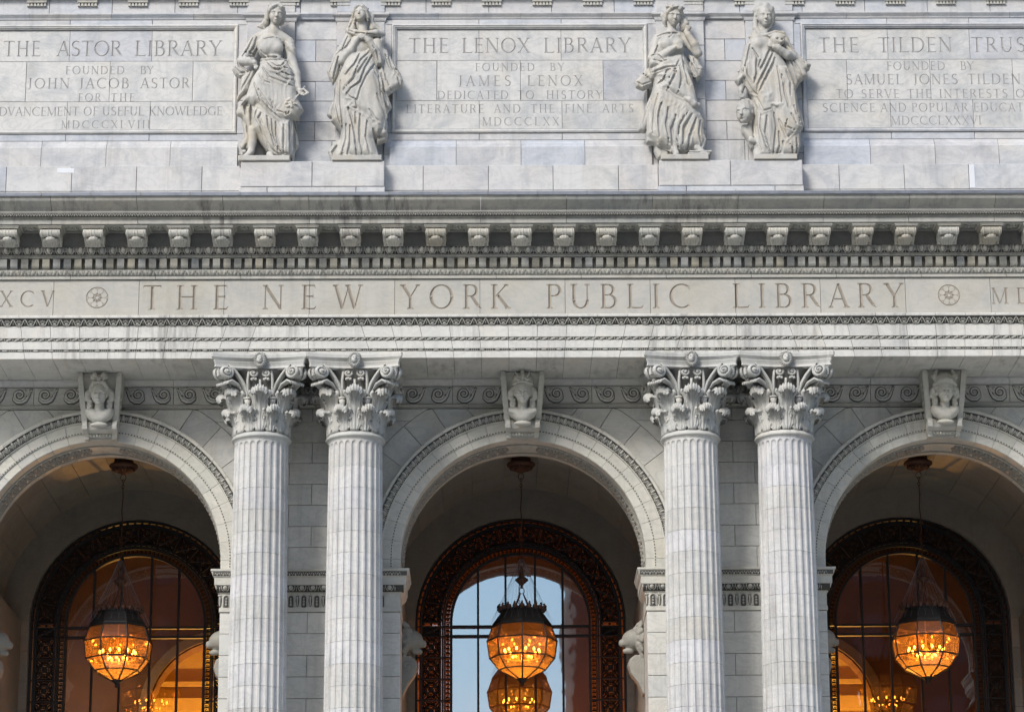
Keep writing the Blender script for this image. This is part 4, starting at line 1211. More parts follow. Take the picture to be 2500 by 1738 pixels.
# ------------------------------------------------------------------ columns
def smooth01(t): t = max(0.0, min(1.0, t)); return t * t * (3 - 2 * t)
CT = 15.20                                     # top of the fluted shaft
def shaft_r(z):
    t = (CT - z) / 10.2
    return .487 + .062 * t - .012 * math.sin(PI * t) * -.6
NF = 24
def flute_ring(z, r, depth):
    V = []
    for i in range(NF):
        a0 = 2 * PI * i / NF; da = 2 * PI / NF; fl = .11
        for u in (0, .055, .11, .18, .28, .40, .5, .60, .72, .82, .89, .945):
            if u <= .11 or u >= .89: d = 0
            else:
                x = (u - .5) / .39; d = math.sqrt(max(0, 1 - x * x)) * depth
            a = a0 + (u - .5) * da; V.append(((r - d) * math.cos(a), (r - d) * math.sin(a), z))
    return V
def drum(z0, z1, top=False):
    g = .0018; V = []; F = []
    if top:
        lv = []
        for i in range(10):
            z = z0 + g + (z1 - .06 - z0 - g) * i / 9
            lv.append((z, None))
        zs_ = [z0 + g, z0 + .25] + [z1 - .15 + .012 * i for i in range(9)] + [z1 - .035, z1 - .005, z1]
    else: zs_ = [z0 + g, z0 + g + .004, z1 - g - .004, z1 - g]
    n = NF * 12
    for k, z in enumerate(zs_):
        r = shaft_r(z); dep = .034
        if not top and k in (0, 3): r -= .003
        if top and k == 0: r -= .003
        if top:
            # round headed end of the flutes
            e = (z - (z1 - .15)) / .085
            for i in range(NF):
                a0 = 2 * PI * i / NF; da = 2 * PI / NF
                for u in (0, .055, .11, .18, .28, .40, .5, .60, .72, .82, .89, .945):
                    x = (u - .5) / .39
                    dd = math.sqrt(max(0, 1 - x * x))
                    lim = 1.0 if e <= 0 else (math.sqrt(max(0, 1 - e * e - x * x)) / max(dd, 1e-3) if e * e + x * x < 1 else 0)
                    d = dd * dep * lim if abs(x) < 1 else 0
                    rr = r + (.02 * smooth01((z - z1 + .045) / .045))
                    a = a0 + (u - .5) * da; V.append(((rr - d) * math.cos(a), (rr - d) * math.sin(a), z))
        else: V += flute_ring(z, r, dep)
    m = len(zs_)
    for k in range(m - 1):
        for j in range(n): F.append((k * n + j, k * n + (j + 1) % n, (k + 1) * n + (j + 1) % n, (k + 1) * n + j))
    F.append(tuple(range(n - 1, -1, -1))); F.append(tuple((m - 1) * n + j for j in range(n)))
    return mesh('drum', V, F)
drums = []; z = CT; hs = []
zt = [15.20, 14.673, 14.273, 13.874, 13.472, 13.08, 12.687, 12.29, 11.886, 11.48, 11.075, 10.685, 10.29, 9.89, 9.49, 9.09, 8.69, 8.29, 7.89, 7.49, 7.09, 6.69, 6.29, 5.89, 5.49, 5.05]
for a, c in zip(zt[1:], zt): drums.append(drum(a, c, c == CT))

# capital pieces
def bell_r(z): t = (z - 15.30) / 1.08; return .455 + .03 * t + .20 * max(0, t - .72) ** 1.6 * 5
def acanthus(h, w, out, z0, r0, curl=.10, nt=18, nu=17):
    """leaf standing on the bell at angle 0 (facing -y), z0 foot, h height, w half width, out how far the tip leans out"""
    V = []; F = []
    # centre line: up the bell then over and down
    pts = []
    for i in range(nt + 1):
        t = i / nt
        if t < .74:
            q = t / .74; y = -(r0 + .030 + out * .38 * q ** 2.2); zz = z0 + h * q * .97
        else:
            q = (t - .74) / .26; a = PI * 1.12 * q
            y = -(r0 + .030 + out * .38 + (out * .62) * (1 - math.cos(a)) / 2 * 1.0); zz = z0 + h * .97 + curl * math.sin(a) * .75 - curl * .28 * q * q
        pts.append((y, zz))
    for i, (y, zz) in enumerate(pts):
        t = i / nt
        i0, i1 = max(0, i - 1), min(nt, i + 1)
        ty, tz = pts[i1][0] - pts[i0][0], pts[i1][1] - pts[i0][1]; l = math.hypot(ty, tz) or 1
        ny_, nz_ = -tz / l, ty / l                # normal pointing outwards
        env = (.62 + .38 * math.sin(PI * min(1, t / .62) * .5)) * (1 if t < .8 else 1 - .35 * (t - .8) / .2)
        lob = 1 + .20 * math.sin(t * 2 * PI * 3.6 - 1.2) + .07 * math.sin(t * 2 * PI * 11)
        ww = w * env * lob
        for j in range(nu):
            u = -1 + 2 * j / (nu - 1)
            # radiating ribs that spread to the edge
            ph = (abs(u) * 2.7 - t * 3.4)
            rib = .021 * math.cos(2 * PI * ph) * (abs(u) ** .7) * (1 if t < .75 else .5)
            mid = .020 * math.exp(-(u / .10) ** 2) - .014 * math.exp(-((abs(u) - .2) / .08) ** 2)
            fr = .020 * math.cos(u * PI * 6) * (1 if t > .78 else 0)
            cup = .040 * u * u * (1 - t) - .03 * u * u * t
            d = rib + mid + fr + .010
            a = u * ww / (r0 + .03)
            yy = y + ny_ * d * 1.0; z_ = zz + nz_ * d * 1.0 - (.05 * u * u if t > .74 else 0)
            if t < .74:
                rad = -yy; V.append((rad * math.sin(a) * (1 + .0), -rad * math.cos(a) + cup * 0, z_ + .02 * math.sin(ph * 2 * PI) * abs(u) ** 3))
            else:
                V.append((u * ww * (1 + (-y - r0) * .55), yy + .06 * u * u, z_))
    for i in range(nt):
        for j in range(nu - 1):
            a = i * nu + j; F.append((a, a + 1, a + nu + 1, a + nu))
    n = len(V); B = []
    for i in range(nt + 1):
        t = i / nt
        for j in range(nu):
            x, y, z = V[i * nu + j]
            if t < .74: l = math.hypot(x, y); k_ = (l - .035) / l; B.append((x * k_, y * k_, z))
            else: B.append((x, y + .012, z - .03))
    F += [tuple(n + q for q in f[::-1]) for f in F]
    rim = [j for j in range(nu)] + [i * nu + nu - 1 for i in range(1, nt + 1)] + [nt * nu + j for j in range(nu - 2, -1, -1)] + [i * nu for i in range(nt - 1, 0, -1)]
    for a, c in zip(rim, rim[1:] + rim[:1]): F.append((a, c, c + n, a + n))
    return fix_normals(mesh('leaf', V + B, F, True))
leaf_lo = acanthus(.42, .128, .24, 15.30, .47, .085)
leaf_hi = acanthus(.76, .138, .26, 15.30, .475, .10)
def spiral_pts(c, ex, ez, r0, turns, a0, n=30, grow=None, lift=.05):
    """flat spiral about c in the plane of ex, ez; rises towards its eye"""
    out = []; ex = Vector(ex); ez = Vector(ez); nrm = ex.cross(ez).normalized()
    for i in range(n + 1):
        t = i / n; a = R(a0) + 2 * PI * turns * t; r = r0 * (1 - .86 * t)
        out.append(Vector(c) + ex * r * math.cos(a) + ez * r * math.sin(a) + nrm * lift * t)
    return out
def corner_volute(sgn):
    """band rising from between the leaves and rolling up into a scroll under the corner of the abacus"""
    m = MB()
    c = Vector((.535 * sgn, -.665, 16.345)); td = Vector((math.cos(R(30)) * sgn, -math.sin(R(30)), 0)); nr = Vector((-math.sin(R(30)) * sgn, -math.cos(R(30)), 0))
    def sp(r0, turns, n, a0, lift):
        return [c + td * ((r0 * (1 - .88 * i / n)) * math.cos(R(a0) + 2 * PI * turns * i / n)) + Vector((0, 0, 1)) * ((r0 * (1 - .88 * i / n)) * math.sin(R(a0) + 2 * PI * turns * i / n)) + nr * (lift * i / n) for i in range(n + 1)]
    q = sp(.130, 2.0, 40, 105, .06)
    stem = [Vector((.215 * sgn, -.47, 15.90)), Vector((.225 * sgn, -.485, 16.02)), Vector((.262 * sgn, -.51, 16.16)), Vector((.33 * sgn, -.54, 16.29)), Vector((.41 * sgn, -.585, 16.41))]
    # backing disc and side of the roll
    for k in range(3): m.ball(c - nr * (.03 + .05 * k), (.112, .05, .112), 12, 7)
    m.tube(stem + q, [.034, .032, .031, .030, .028] + [.024 - .008 * i / 40 for i in range(41)], 7, flat=1.6)
    m.tube([v + Vector((0, .05, -.03)) for v in stem], [.05, .05, .045, .04, .03], 6)
    m.ball(c + nr * .075, .026, 8, 5)
    # a leaf curls out below the scroll
    for k in range(4):
        o = (k - 1.5) * .028
        m.tube([Vector((.29 * sgn, -.50 - .3 * abs(o), 16.02)) , Vector(((.37 + o * .3) * sgn, -.55 + o, 16.135)), Vector(((.47 + o * .5) * sgn, -.62 + o, 16.185)), Vector(((.545 + o) * sgn, -.66 + o, 16.15)), Vector(((.56 + o) * sgn, -.665 + o, 16.11))], [.016, .024, .024, .020, .010], 6)
    for k in range(4): m.tube([Vector(((.60) * sgn, -.64 , 16.40 - .03 * k)), Vector(((.66) * sgn, -.67, 16.385 - .035 * k)), Vector((.665 * sgn, -.665, 16.36 - .035 * k))], [.02, .022, .012], 5)
    return fix_normals(m.mesh('volute', True))
def inner_volute():
    m = MB()
    for s in (-1, 1):
        c = Vector((s * .105, -.545, 16.345))
        sp = spiral_pts(c, (s, 0, 0), (0, 0, 1), .082, 1.7, 20, 26, lift=.05 * s)
        m.ball(c + Vector((0, .03, 0)), (.07, .04, .075), 10, 6)
        pth = [Vector((s * .20, -.46, 15.86)), Vector((s * .205, -.50, 16.05)), Vector((s * .20, -.535, 16.22))] + sp
        m.tube(pth, [.028, .026, .024] + [.024 - .009 * i / 26 for i in range(27)], 6, flat=1.4)
        m.ball(c + Vector((0, -.035, 0)), .022, 7, 4)
        for k in range(3): m.ball((s * (.07 + .03 * k), -.55, 16.25 - .012 * abs(k - 1)), (.028, .03, .03), 7, 4)
        # sheath with a collar and the little bud cup
        m.tube([(s * .215, -.47, 15.62), (s * .215, -.485, 15.80), (s * .215, -.49, 15.88)], [.035, .048, .066], 8)
        m.tube([(s * .215, -.49, 15.885), (s * .215, -.49, 15.915)], [.074, .074], 10)
    m.tube([(0, -.47, 15.95), (0, -.50, 16.12), (0, -.54, 16.24)], [.03, .026, .02], 6)
    return fix_normals(m.mesh('scrolls', True))
def abacus_mesh():
    """square with hollow sides and cut corners; two mouldings"""
    prof = [(-.03, 16.405), (-.03, 16.42), (0.0, 16.425), (-.01, 16.47), (0.005, 16.52), (.01, 16.525), (.012, 16.55), (.045, 16.585), (.06, 16.60), (.06, 16.655), (.05, 16.685)]
    side = []
    hw, sag, n = .70, .135, 12
    for q in range(4):
        for i in range(n + 1):
            t = -1 + 2 * i / n; x = t * hw; y = -(.70 - .0) - .02 + sag * (1 - t * t)
            a = q * PI / 2; side.append((x * math.cos(a) - y * math.sin(a), x * math.sin(a) + y * math.cos(a)))
    m = MB(); k = len(side); V = []
    for o_, z in prof:
        for i, (x, y) in enumerate(side):
            l = math.hypot(x, y); V.append((x * (1 + o_ / l * 1.1), y * (1 + o_ / l * 1.1), z))
    F = [(j * k + i, j * k + (i + 1) % k, (j + 1) * k + (i + 1) % k, (j + 1) * k + i) for j in range(len(prof) - 1) for i in range(k)]
    F += [tuple(range(k - 1, -1, -1)), tuple((len(prof) - 1) * k + i for i in range(k))]
    m.add(V, F)
    return m.mesh('abacus')
def flower_mesh():
    m = MB()
    m.ball((0, -.665, 16.57), (.075, .05, .115), 12, 7)
    for i in range(22):
        a = 2 * PI * i / 22; c, s = math.cos(a), math.sin(a)
        m.tube([(c * .055, -.70, 16.57 + s * .09), (c * .085, -.69, 16.57 + s * .13), (c * .105, -.655, 16.57 + s * .155)], [.010, .013, .009], 4)
    m.ball((0.005, -.715, 16.60), (.035, .03, .04), 8, 5); m.ball((-.005, -.715, 16.54), (.045, .03, .045), 8, 5); m.ball((.012, -.735, 16.57), (.022, .02, .025), 6, 4)
    return fix_normals(m.mesh('flower', True))
bell = MB(); bell.lathe([(.40, 15.28)] + [(bell_r(15.30 + 1.08 * i / 12), 15.30 + 1.08 * i / 12) for i in range(13)] + [(.69, 16.41), (.3, 16.41)], 32)
bell_me = bell.mesh('bell', True)
nk = MB(); nk.lathe([(.46, 15.19), (.505, 15.195), (.535, 15.21), (.548, 15.235), (.535, 15.26), (.515, 15.268), (.515, 15.285), (.50, 15.30), (.44, 15.305)], 48)
nk_me = nk.mesh('necking', True)
cvL, cvR, iv, ab_me, fl_me = corner_volute(-1), corner_volute(1), inner_volute(), abacus_mesh(), flower_mesh()
for me_ in (leaf_lo, leaf_hi, cvL, cvR, iv, ab_me, fl_me, bell_me):
    # the whole capital spreads towards its top
    co_ = np.empty(len(me_.vertices) * 3); me_.vertices.foreach_get('co', co_); co_ = co_.reshape(-1, 3)
    t_ = np.clip((co_[:, 2] - 15.55) / .85, 0, 1); k_ = 1 + .135 * t_ * t_ * (3 - 2 * t_)
    if me_ in (leaf_hi, leaf_lo): k_ = 1 + (k_ - 1) * .9 + .04 * np.clip((co_[:, 2] - 15.5) / .3, 0, 1)
    if me_ is bell_me: k_ = 1 + (k_ - 1) * .5
    co_[:, :2] *= k_[:, None]; me_.vertices.foreach_set('co', co_.ravel()); me_.update()
bs = MB(); bs.lathe([(.56, 5.05), (.60, 5.02), (.60, 4.97), (.56, 4.94), (.585, 4.90), (.66, 4.87), (.68, 4.82), (.66, 4.77)], 40); bs.box(-.72, .72, -.72, .72, 4.5, 4.77)
bs_me = bs.mesh('base')
col_lab = ['leftmost of the four fluted columns, right of the left lantern', 'second fluted column from the left, beside the central arch', 'third fluted column from the left, right of the central arch', 'rightmost of the four fluted columns, left of the right arch']
for ci, cx in enumerate((-4.755, -3.045, 3.045, 4.755)):
    col = empty('column', (cx, 0, 4.5)); tag(col, col_lab[ci], 'column', 'fluted columns in pairs between the arches', 'thing')
    sh = empty('shaft', (0, 0, 0), col); cap = empty('capital', (0, 0, 0), col)
    for me in drums: obj('drum', me, M['column'], sh, (0, 0, -4.5))
    obj('base', bs_me, M['column'], col, (0, 0, -4.5))
    def cp_(name, me, rot=0): return obj(name, me, M['capital'], cap, (0, 0, -4.5), (0, 0, rot))
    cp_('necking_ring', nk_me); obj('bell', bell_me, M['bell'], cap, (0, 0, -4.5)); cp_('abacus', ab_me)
    for k in range(8):
        cp_('acanthus_leaf', leaf_lo, R(22.5 + 45 * k)); cp_('acanthus_leaf', leaf_hi, R(45 * k))
    for k in range(4):
        cp_('corner_scroll', cvL, R(90 * k)); cp_('corner_scroll', cvR, R(90 * k)); cp_('inner_scrolls', iv, R(90 * k)); cp_('abacus_flower', fl_me, R(90 * k))
# ------------------------------------------------------------------ sculpting: a distance field on a grid, meshed with surface nets
class Sculpt:
    def __init__(s, x0, x1, y0, y1, z0, z1, h):
        s.o = np.array((x0, y0, z0), float); s.h = h
        s.n = (np.ceil((np.array((x1, y1, z1)) - s.o) / h)).astype(int) + 1
        s.f = np.full(tuple(s.n), 1.0, np.float32)
    def win(s, lo, hi, pad):
        a = np.maximum(0, np.floor((np.asarray(lo) - pad - s.o) / s.h).astype(int)); b = np.minimum(s.n, np.ceil((np.asarray(hi) + pad - s.o) / s.h).astype(int) + 1)
        if (b <= a).any(): return None
        sl = tuple(slice(i, j) for i, j in zip(a, b))
        ax = [s.o[i] + s.h * np.arange(a[i], b[i]) for i in range(3)]
        return sl, ax[0][:, None, None], ax[1][None, :, None], ax[2][None, None, :]
    def mix(s, sl, d, k, cut=False):
        f = s.f[sl]; d = d.astype(np.float32)
        if cut:
            d = -d
            if k > 0:
                h_ = np.maximum(k - np.abs(f - d), 0) / k; s.f[sl] = np.maximum(f, d) + h_ * h_ * k / 4
            else: s.f[sl] = np.maximum(f, d)
        else:
            if k > 0:
                h_ = np.maximum(k - np.abs(f - d), 0) / k; s.f[sl] = np.minimum(f, d) - h_ * h_ * k / 4
            else: s.f[sl] = np.minimum(f, d)
    def cap(s, p, q, r1, r2, k=.02, cut=False):
        p = np.array(p, float); q = np.array(q, float); rm = max(r1, r2)
        w = s.win(np.minimum(p, q) - rm, np.maximum(p, q) + rm, k + .03)
        if w is None: return s
        sl, X, Y, Z = w; d = q - p; L2 = max((d ** 2).sum(), 1e-9)
        t = np.clip(((X - p[0]) * d[0] + (Y - p[1]) * d[1] + (Z - p[2]) * d[2]) / L2, 0, 1)
        D = np.sqrt((X - p[0] - t * d[0]) ** 2 + (Y - p[1] - t * d[1]) ** 2 + (Z - p[2] - t * d[2]) ** 2) - (r1 + (r2 - r1) * t)
        s.mix(sl, D, k, cut); return s
    def chain(s, pts, k=.02, cut=False):
        for a, b in zip(pts, pts[1:]): s.cap(a[:3], b[:3], a[3], b[3], k, cut)
        return s
    def ell(s, c, r, k=.02, M3=None, cut=False):
        c = np.array(c, float); r = np.array(r, float) if hasattr(r, '__len__') else np.array([r] * 3, float); rm = r.max()
        w = s.win(c - rm, c + rm, k + .03)
        if w is None: return s
        sl, X, Y, Z = w; X = X - c[0]; Y = Y - c[1]; Z = Z - c[2]
        if M3 is not None:
            X, Y, Z = (M3[0][i] * X + M3[1][i] * Y + M3[2][i] * Z for i in range(3))
        q = np.sqrt((X / r[0]) ** 2 + (Y / r[1]) ** 2 + (Z / r[2]) ** 2); g = np.sqrt((X / r[0] ** 2) ** 2 + (Y / r[1] ** 2) ** 2 + (Z / r[2] ** 2) ** 2) + 1e-6
        s.mix(sl, q * (q - 1) / g, k, cut); return s
    def box(s, x0, x1, y0, y1, z0, z1, k=0, cut=False, r=.008):
        w = s.win((x0, y0, z0), (x1, y1, z1), k + .03)
        if w is None: return s
        sl, X, Y, Z = w
        a = np.abs(X - (x0 + x1) / 2) - (x1 - x0) / 2 + r; b = np.abs(Y - (y0 + y1) / 2) - (y1 - y0) / 2 + r; c = np.abs(Z - (z0 + z1) / 2) - (z1 - z0) / 2 + r
        D = np.sqrt(np.maximum(a, 0) ** 2 + np.maximum(b, 0) ** 2 + np.maximum(c, 0) ** 2) + np.minimum(np.maximum(np.maximum(a, b), c), 0) - r
        s.mix(sl, D, k, cut); return s
    def sheet(s, poly, yc, T, w, k=.03, lean=(0, 0)):
        """a cushion-like mass with the outline poly (x,z), middle depth yc (+lean per metre of x,z), half thickness T reached w inside the edge"""
        P = np.array(poly, float); lo = P.min(0); hi = P.max(0)
        W = s.win((lo[0], yc - T - .2, lo[1]), (hi[0], yc + T + .2, hi[1]), .06)
        if W is None: return s
        sl, X, Y, Z = W; x = X[:, :, 0]; z = Z[0]
        XX, ZZ = np.broadcast_arrays(X[:, 0, :], Z[0, 0, :][None, :]); inside = np.zeros(XX.shape, bool); dm = np.full(XX.shape, 9.0)
        n = len(P)
        for i in range(n):
            a, b = P[i - 1], P[i]; d = b - a; L2 = (d ** 2).sum() + 1e-12
            t = np.clip(((XX - a[0]) * d[0] + (ZZ - a[1]) * d[1]) / L2, 0, 1)
            dm = np.minimum(dm, np.hypot(XX - a[0] - t * d[0], ZZ - a[1] - t * d[1]))
            c = ((a[1] > ZZ) != (b[1] > ZZ)) & (XX < (b[0] - a[0]) * (ZZ - a[1]) / (b[1] - a[1] + 1e-12) + a[0]); inside ^= c
        q = np.where(inside, dm, -dm); u = np.clip(q / w, 0, 1)
        half = T * np.sqrt(np.clip(1 - (1 - u) ** 2, 0, 1))
        ycc = yc + lean[0] * (XX - P[:, 0].mean()) + lean[1] * (ZZ - P[:, 1].mean())
        ay = np.abs(Y - ycc[:, None, :])
        D = np.where(inside[:, None, :], (ay - half[:, None, :]) * .8, np.sqrt(np.maximum(-q, 0)[:, None, :] ** 2 + ay ** 2))
        s.mix(sl, D, k); return s
    def front(s):
        """depth of the front surface for each x,z"""
        neg = s.f < 0; has = neg.any(1); j = neg.argmax(1); y = s.o[1] + s.h * j
        s.fr = np.where(has, y, s.o[1] + s.h * (s.n[1] - 1)); return s
    def fy(s, x, z):
        i = int(np.clip(round((x - s.o[0]) / s.h), 0, s.n[0] - 1)); k = int(np.clip(round((z - s.o[2]) / s.h), 0, s.n[2] - 1)); return s.fr[i, k]
    def fold(s, pts, r, lift=.0, k=.03, cut=False, step=.05, taper=True):
        """ridge (or channel) that follows the front surface along pts [(x,z)]"""
        P = []
        for a, b in zip(pts, pts[1:]):
            n = max(1, int(math.hypot(b[0] - a[0], b[1] - a[1]) / step))
            for i in range(n): P.append((a[0] + (b[0] - a[0]) * i / n, a[1] + (b[1] - a[1]) * i / n))
        P.append(pts[-1]); ys = np.array([s.fy(*p) for p in P]); m = len(P)
        ysm = ys.copy()
        for _ in range(2):
            ysm = np.convolve(np.pad(ysm, 1, 'edge'), [.25, .5, .25], 'valid')
        ysm = np.minimum(ysm, ys + .02)
        C_ = []
        for i, (p, y) in enumerate(zip(P, ysm)):
            t = i / max(1, m - 1); rr = r * (.45 + .55 * math.sin(PI * min(1, max(0, .12 + .8 * t)))) if taper else r
            C_.append((p[0], (y + rr * .35 if not cut else y - rr * .15) - lift, p[1], rr))
        return s.chain(C_, k, cut)
    def relax(s, n=1):
        for _ in range(n):
            for ax in range(3):
                f = s.f; a = np.roll(f, 1, ax); b = np.roll(f, -1, ax); s.f = (.25 * a + .5 * f + .25 * b).astype(np.float32)
        return s
    def mesh(s, name):
        f = s.f; f[0] = f[-1] = 1; f[:, 0] = 1; f[:, -1] = 1; f[:, :, 0] = 1; f[:, :, -1] = 1
        sg = f < 0; nx, ny, nz = f.shape
        acc = np.zeros((nx - 1, ny - 1, nz - 1, 3), np.float32); cnt = np.zeros((nx - 1, ny - 1, nz - 1), np.float32)
        cor = [(i, j, k) for i in (0, 1) for j in (0, 1) for k in (0, 1)]
        def sub(c): return f[c[0]:nx - 1 + c[0], c[1]:ny - 1 + c[1], c[2]:nz - 1 + c[2]]
        mixc = np.zeros(cnt.shape, bool); s0 = sub(cor[0]) < 0
        for c in cor[1:]: mixc |= (sub(c) < 0) != s0
        idx = np.argwhere(mixc); I, J, K = idx.T
        val = {c: f[I + c[0], J + c[1], K + c[2]] for c in cor}
        pos = np.zeros((len(idx), 3)); cn = np.zeros(len(idx))
        for a in cor:
            for ax in range(3):
                if a[ax] == 0:
                    b = list(a); b[ax] = 1; b = tuple(b); fa, fb = val[a], val[b]; m = (fa < 0) != (fb < 0)
                    t = np.where(m, fa / np.where(m, fa - fb, 1), 0); p = np.array(a, float)[None, :].repeat(len(idx), 0); p[:, ax] += t
                    pos += p * m[:, None]; cn += m
        V = s.o + s.h * (idx + pos / cn[:, None])
        vid = np.full(mixc.shape, -1, np.int32); vid[I, J, K] = np.arange(len(idx))
        Q = []
        for ax in range(3):
            o = [1, 2] if ax == 0 else ([2, 0] if ax == 1 else [0, 1])
            lo = [slice(1, -1)] * 3; lo[ax] = slice(0, -1); hi = list(lo); hi[ax] = slice(1, None)
            lo = tuple(lo); hi = tuple(hi)
            d = sg[lo] != sg[hi]; w = np.argwhere(d); st = np.array([1, 1, 1]); st[ax] = 0; w = w + st
            e1 = np.zeros(3, int); e1[o[0]] = 1; e2 = np.zeros(3, int); e2[o[1]] = 1
            q = np.stack([vid[tuple((w - a).T)] for a in (e1 * 0, e1, e1 + e2, e2)], 1)
            ins = sg[tuple(w.T)]
            q[ins] = q[ins][:, ::-1]
            Q.append(q)
        Q = np.concatenate(Q); Q = Q[(Q >= 0).all(1)]
        me = mesh_np(name, V, Q[:, ::-1]); return me

def head(S, c, H, yaw=0, tilt=0, nod=0, hair=None, k=.012, bold=1.0):
    """a head of height H (chin to crown) whose middle is c; yaw turns it to +x, nod >0 looks down, tilt leans to +x"""
    Rm = (Matrix.Rotation(tilt, 3, 'Y') @ Matrix.Rotation(yaw, 3, 'Z') @ Matrix.Rotation(nod, 3, 'X'))
    A = [[Rm[i][j] for j in range(3)] for i in range(3)]; c = Vector(c)
    T = lambda p: tuple(c + Rm @ (Vector(p) * H))
    e = lambda p, r, kk=k, cut=False: S.ell(T(p), [q * H for q in r], kk, A, cut)
    ch = lambda pts, kk=k, cut=False: S.chain([(*T(p[:3]), p[3] * H) for p in pts], kk, cut)
    e((0, .07, .08), (.325, .39, .41)); e((0, -.06, -.14), (.255, .27, .31), .05 * H * 2); e((0, -.21, -.39), (.10, .085, .075), .06)
    for s in (-1, 1): e((s * .15, -.17, -.16), (.11, .10, .13), .05)
    ch([(0, -.30, .03, .045), (0, -.395, -.15, .055)], .015); e((0, -.385, -.165), (.065, .05, .038), .01)
    for s in (-1, 1):
        e((s * .14, -.365, -.010), (.10 * bold, .095 * bold * bold, .066 * bold), .012, True)
        e((s * .135, -.268, -.025), (.070, .055, .040), .004)
        ch([(s * .05, -.315, .055, .03), (s * .15, -.305, .075, .03), (s * .24, -.24, .045, .026)], .02)
        e((s * .31, .04, -.06), (.04, .07, .10), .01)
    e((0, -.325, -.265), (.085, .042, .024), .008); e((0, -.318, -.315), (.070, .045, .026), .008)
    ch([(-.075, -.375, -.288, .014), (.075, -.375, -.288, .014 * bold * bold)], .003, True)
    e((0, -.345, -.355), (.07, .04, .022), .008, True)
    if hair == 'waves' or hair == 'wreath' or hair == 'part':
        for s in (-1, 1):
            for i in range(5):
                t = i / 4
                ch([(s * .02, -.26 + .06 * i, .40 - .0 * t, .06), (s * (.18 + .02 * i), -.27 + .09 * i, .30, .085), (s * .33, -.12 + .10 * i, .10, .085), (s * .35, .0 + .07 * i, -.12, .075)], .015)
            ch([(s * .34, -.02, -.05, .07), (s * .36, .04, -.22, .075), (s * .33, .12, -.36, .06)], .02)
        for i in range(6):
            for j in range(3):
                a = R(-150 + 60 * i + 20 * j); e((.33 * math.cos(a), .10 + .36 * math.sin(a) * .9 if math.sin(a) > -.2 else .02, .14 + .12 * j), (.07, .07, .05), .02)
    if hair == 'wreath':
        for i in range(14):
            a = R(-200 + 220 * i / 13); e((.36 * math.cos(a), -.02 - .0 + .30 * math.sin(a), .36 + .03 * (i % 2)), (.085, .055, .05), .01)
    return T

def to_obj(S, name, mat, parent, loc=(0, 0, 0), **kw):
    me = S.mesh(name); return obj(name, me, mat, parent, loc)

# ------------------------------------------------------------------ keystones with carved heads
def keystone_body():
    m = MB()
    side = [(1.04, 16.68), (.46, 16.68), (.46, 16.60), (.50, 16.45), (.58, 16.15), (.66, 15.95), (.70, 15.84), (.66, 15.80), (.645, 15.72), (.66, 15.66), (.74, 15.62), (.82, 15.60), (.86, 15.56), (.87, 15.515), (1.04, 15.515)]
    def hw(z): return .29 + (z - 15.46) / 1.22 * .115
    n = len(side)
    V = [(-hw(z) + .05, y + .07, z) for y, z in side] + [(hw(z) - .05, y + .07, z) for y, z in side]
    m.add(V, [(i, (i + 1) % n, n + (i + 1) % n, n + i) for i in range(n)] + [tuple(range(n - 1, -1, -1)), tuple(range(n, 2 * n))])
    for s in (-1, 1):
        V = [(s * hw(z), y, z) for y, z in side] + [(s * (hw(z) - .085), y, z) for y, z in side]
        m.add(V, [(i, (i + 1) % n, n + (i + 1) % n, n + i) for i in range(n)] + [tuple(range(n - 1, -1, -1)), tuple(range(n, 2 * n))])
        m.tube([(s * hw(z), y + .02, z) for y, z in side[2:8]], .018, 5)
        c = Vector((s * (hw(15.68) + .005), .74, 15.68))
        m.tube([c + Vector((0, (.09 - .005 * i) * math.cos(i * .5), (.09 - .005 * i) * math.sin(i * .5))) for i in range(16)], .012, 5)
        for i in range(6): m.ball((s * (hw(16.5 - .12 * i) + .004), .72 + .03 * i, 16.5 - .12 * i), (.018, .05, .045), 6, 4)
    for i in range(7): m.dome((i - 3) * .06, 15.575, .028, .04, .03, (i - 3) * -.25, .85, 6, 2)
    return fix_normals(m.mesh('keystone'))
kb = keystone_body()
kl = ['keystone with a female head under a bow of ribbon', 'keystone with a helmeted female head', 'keystone with a male head in a winged cap']
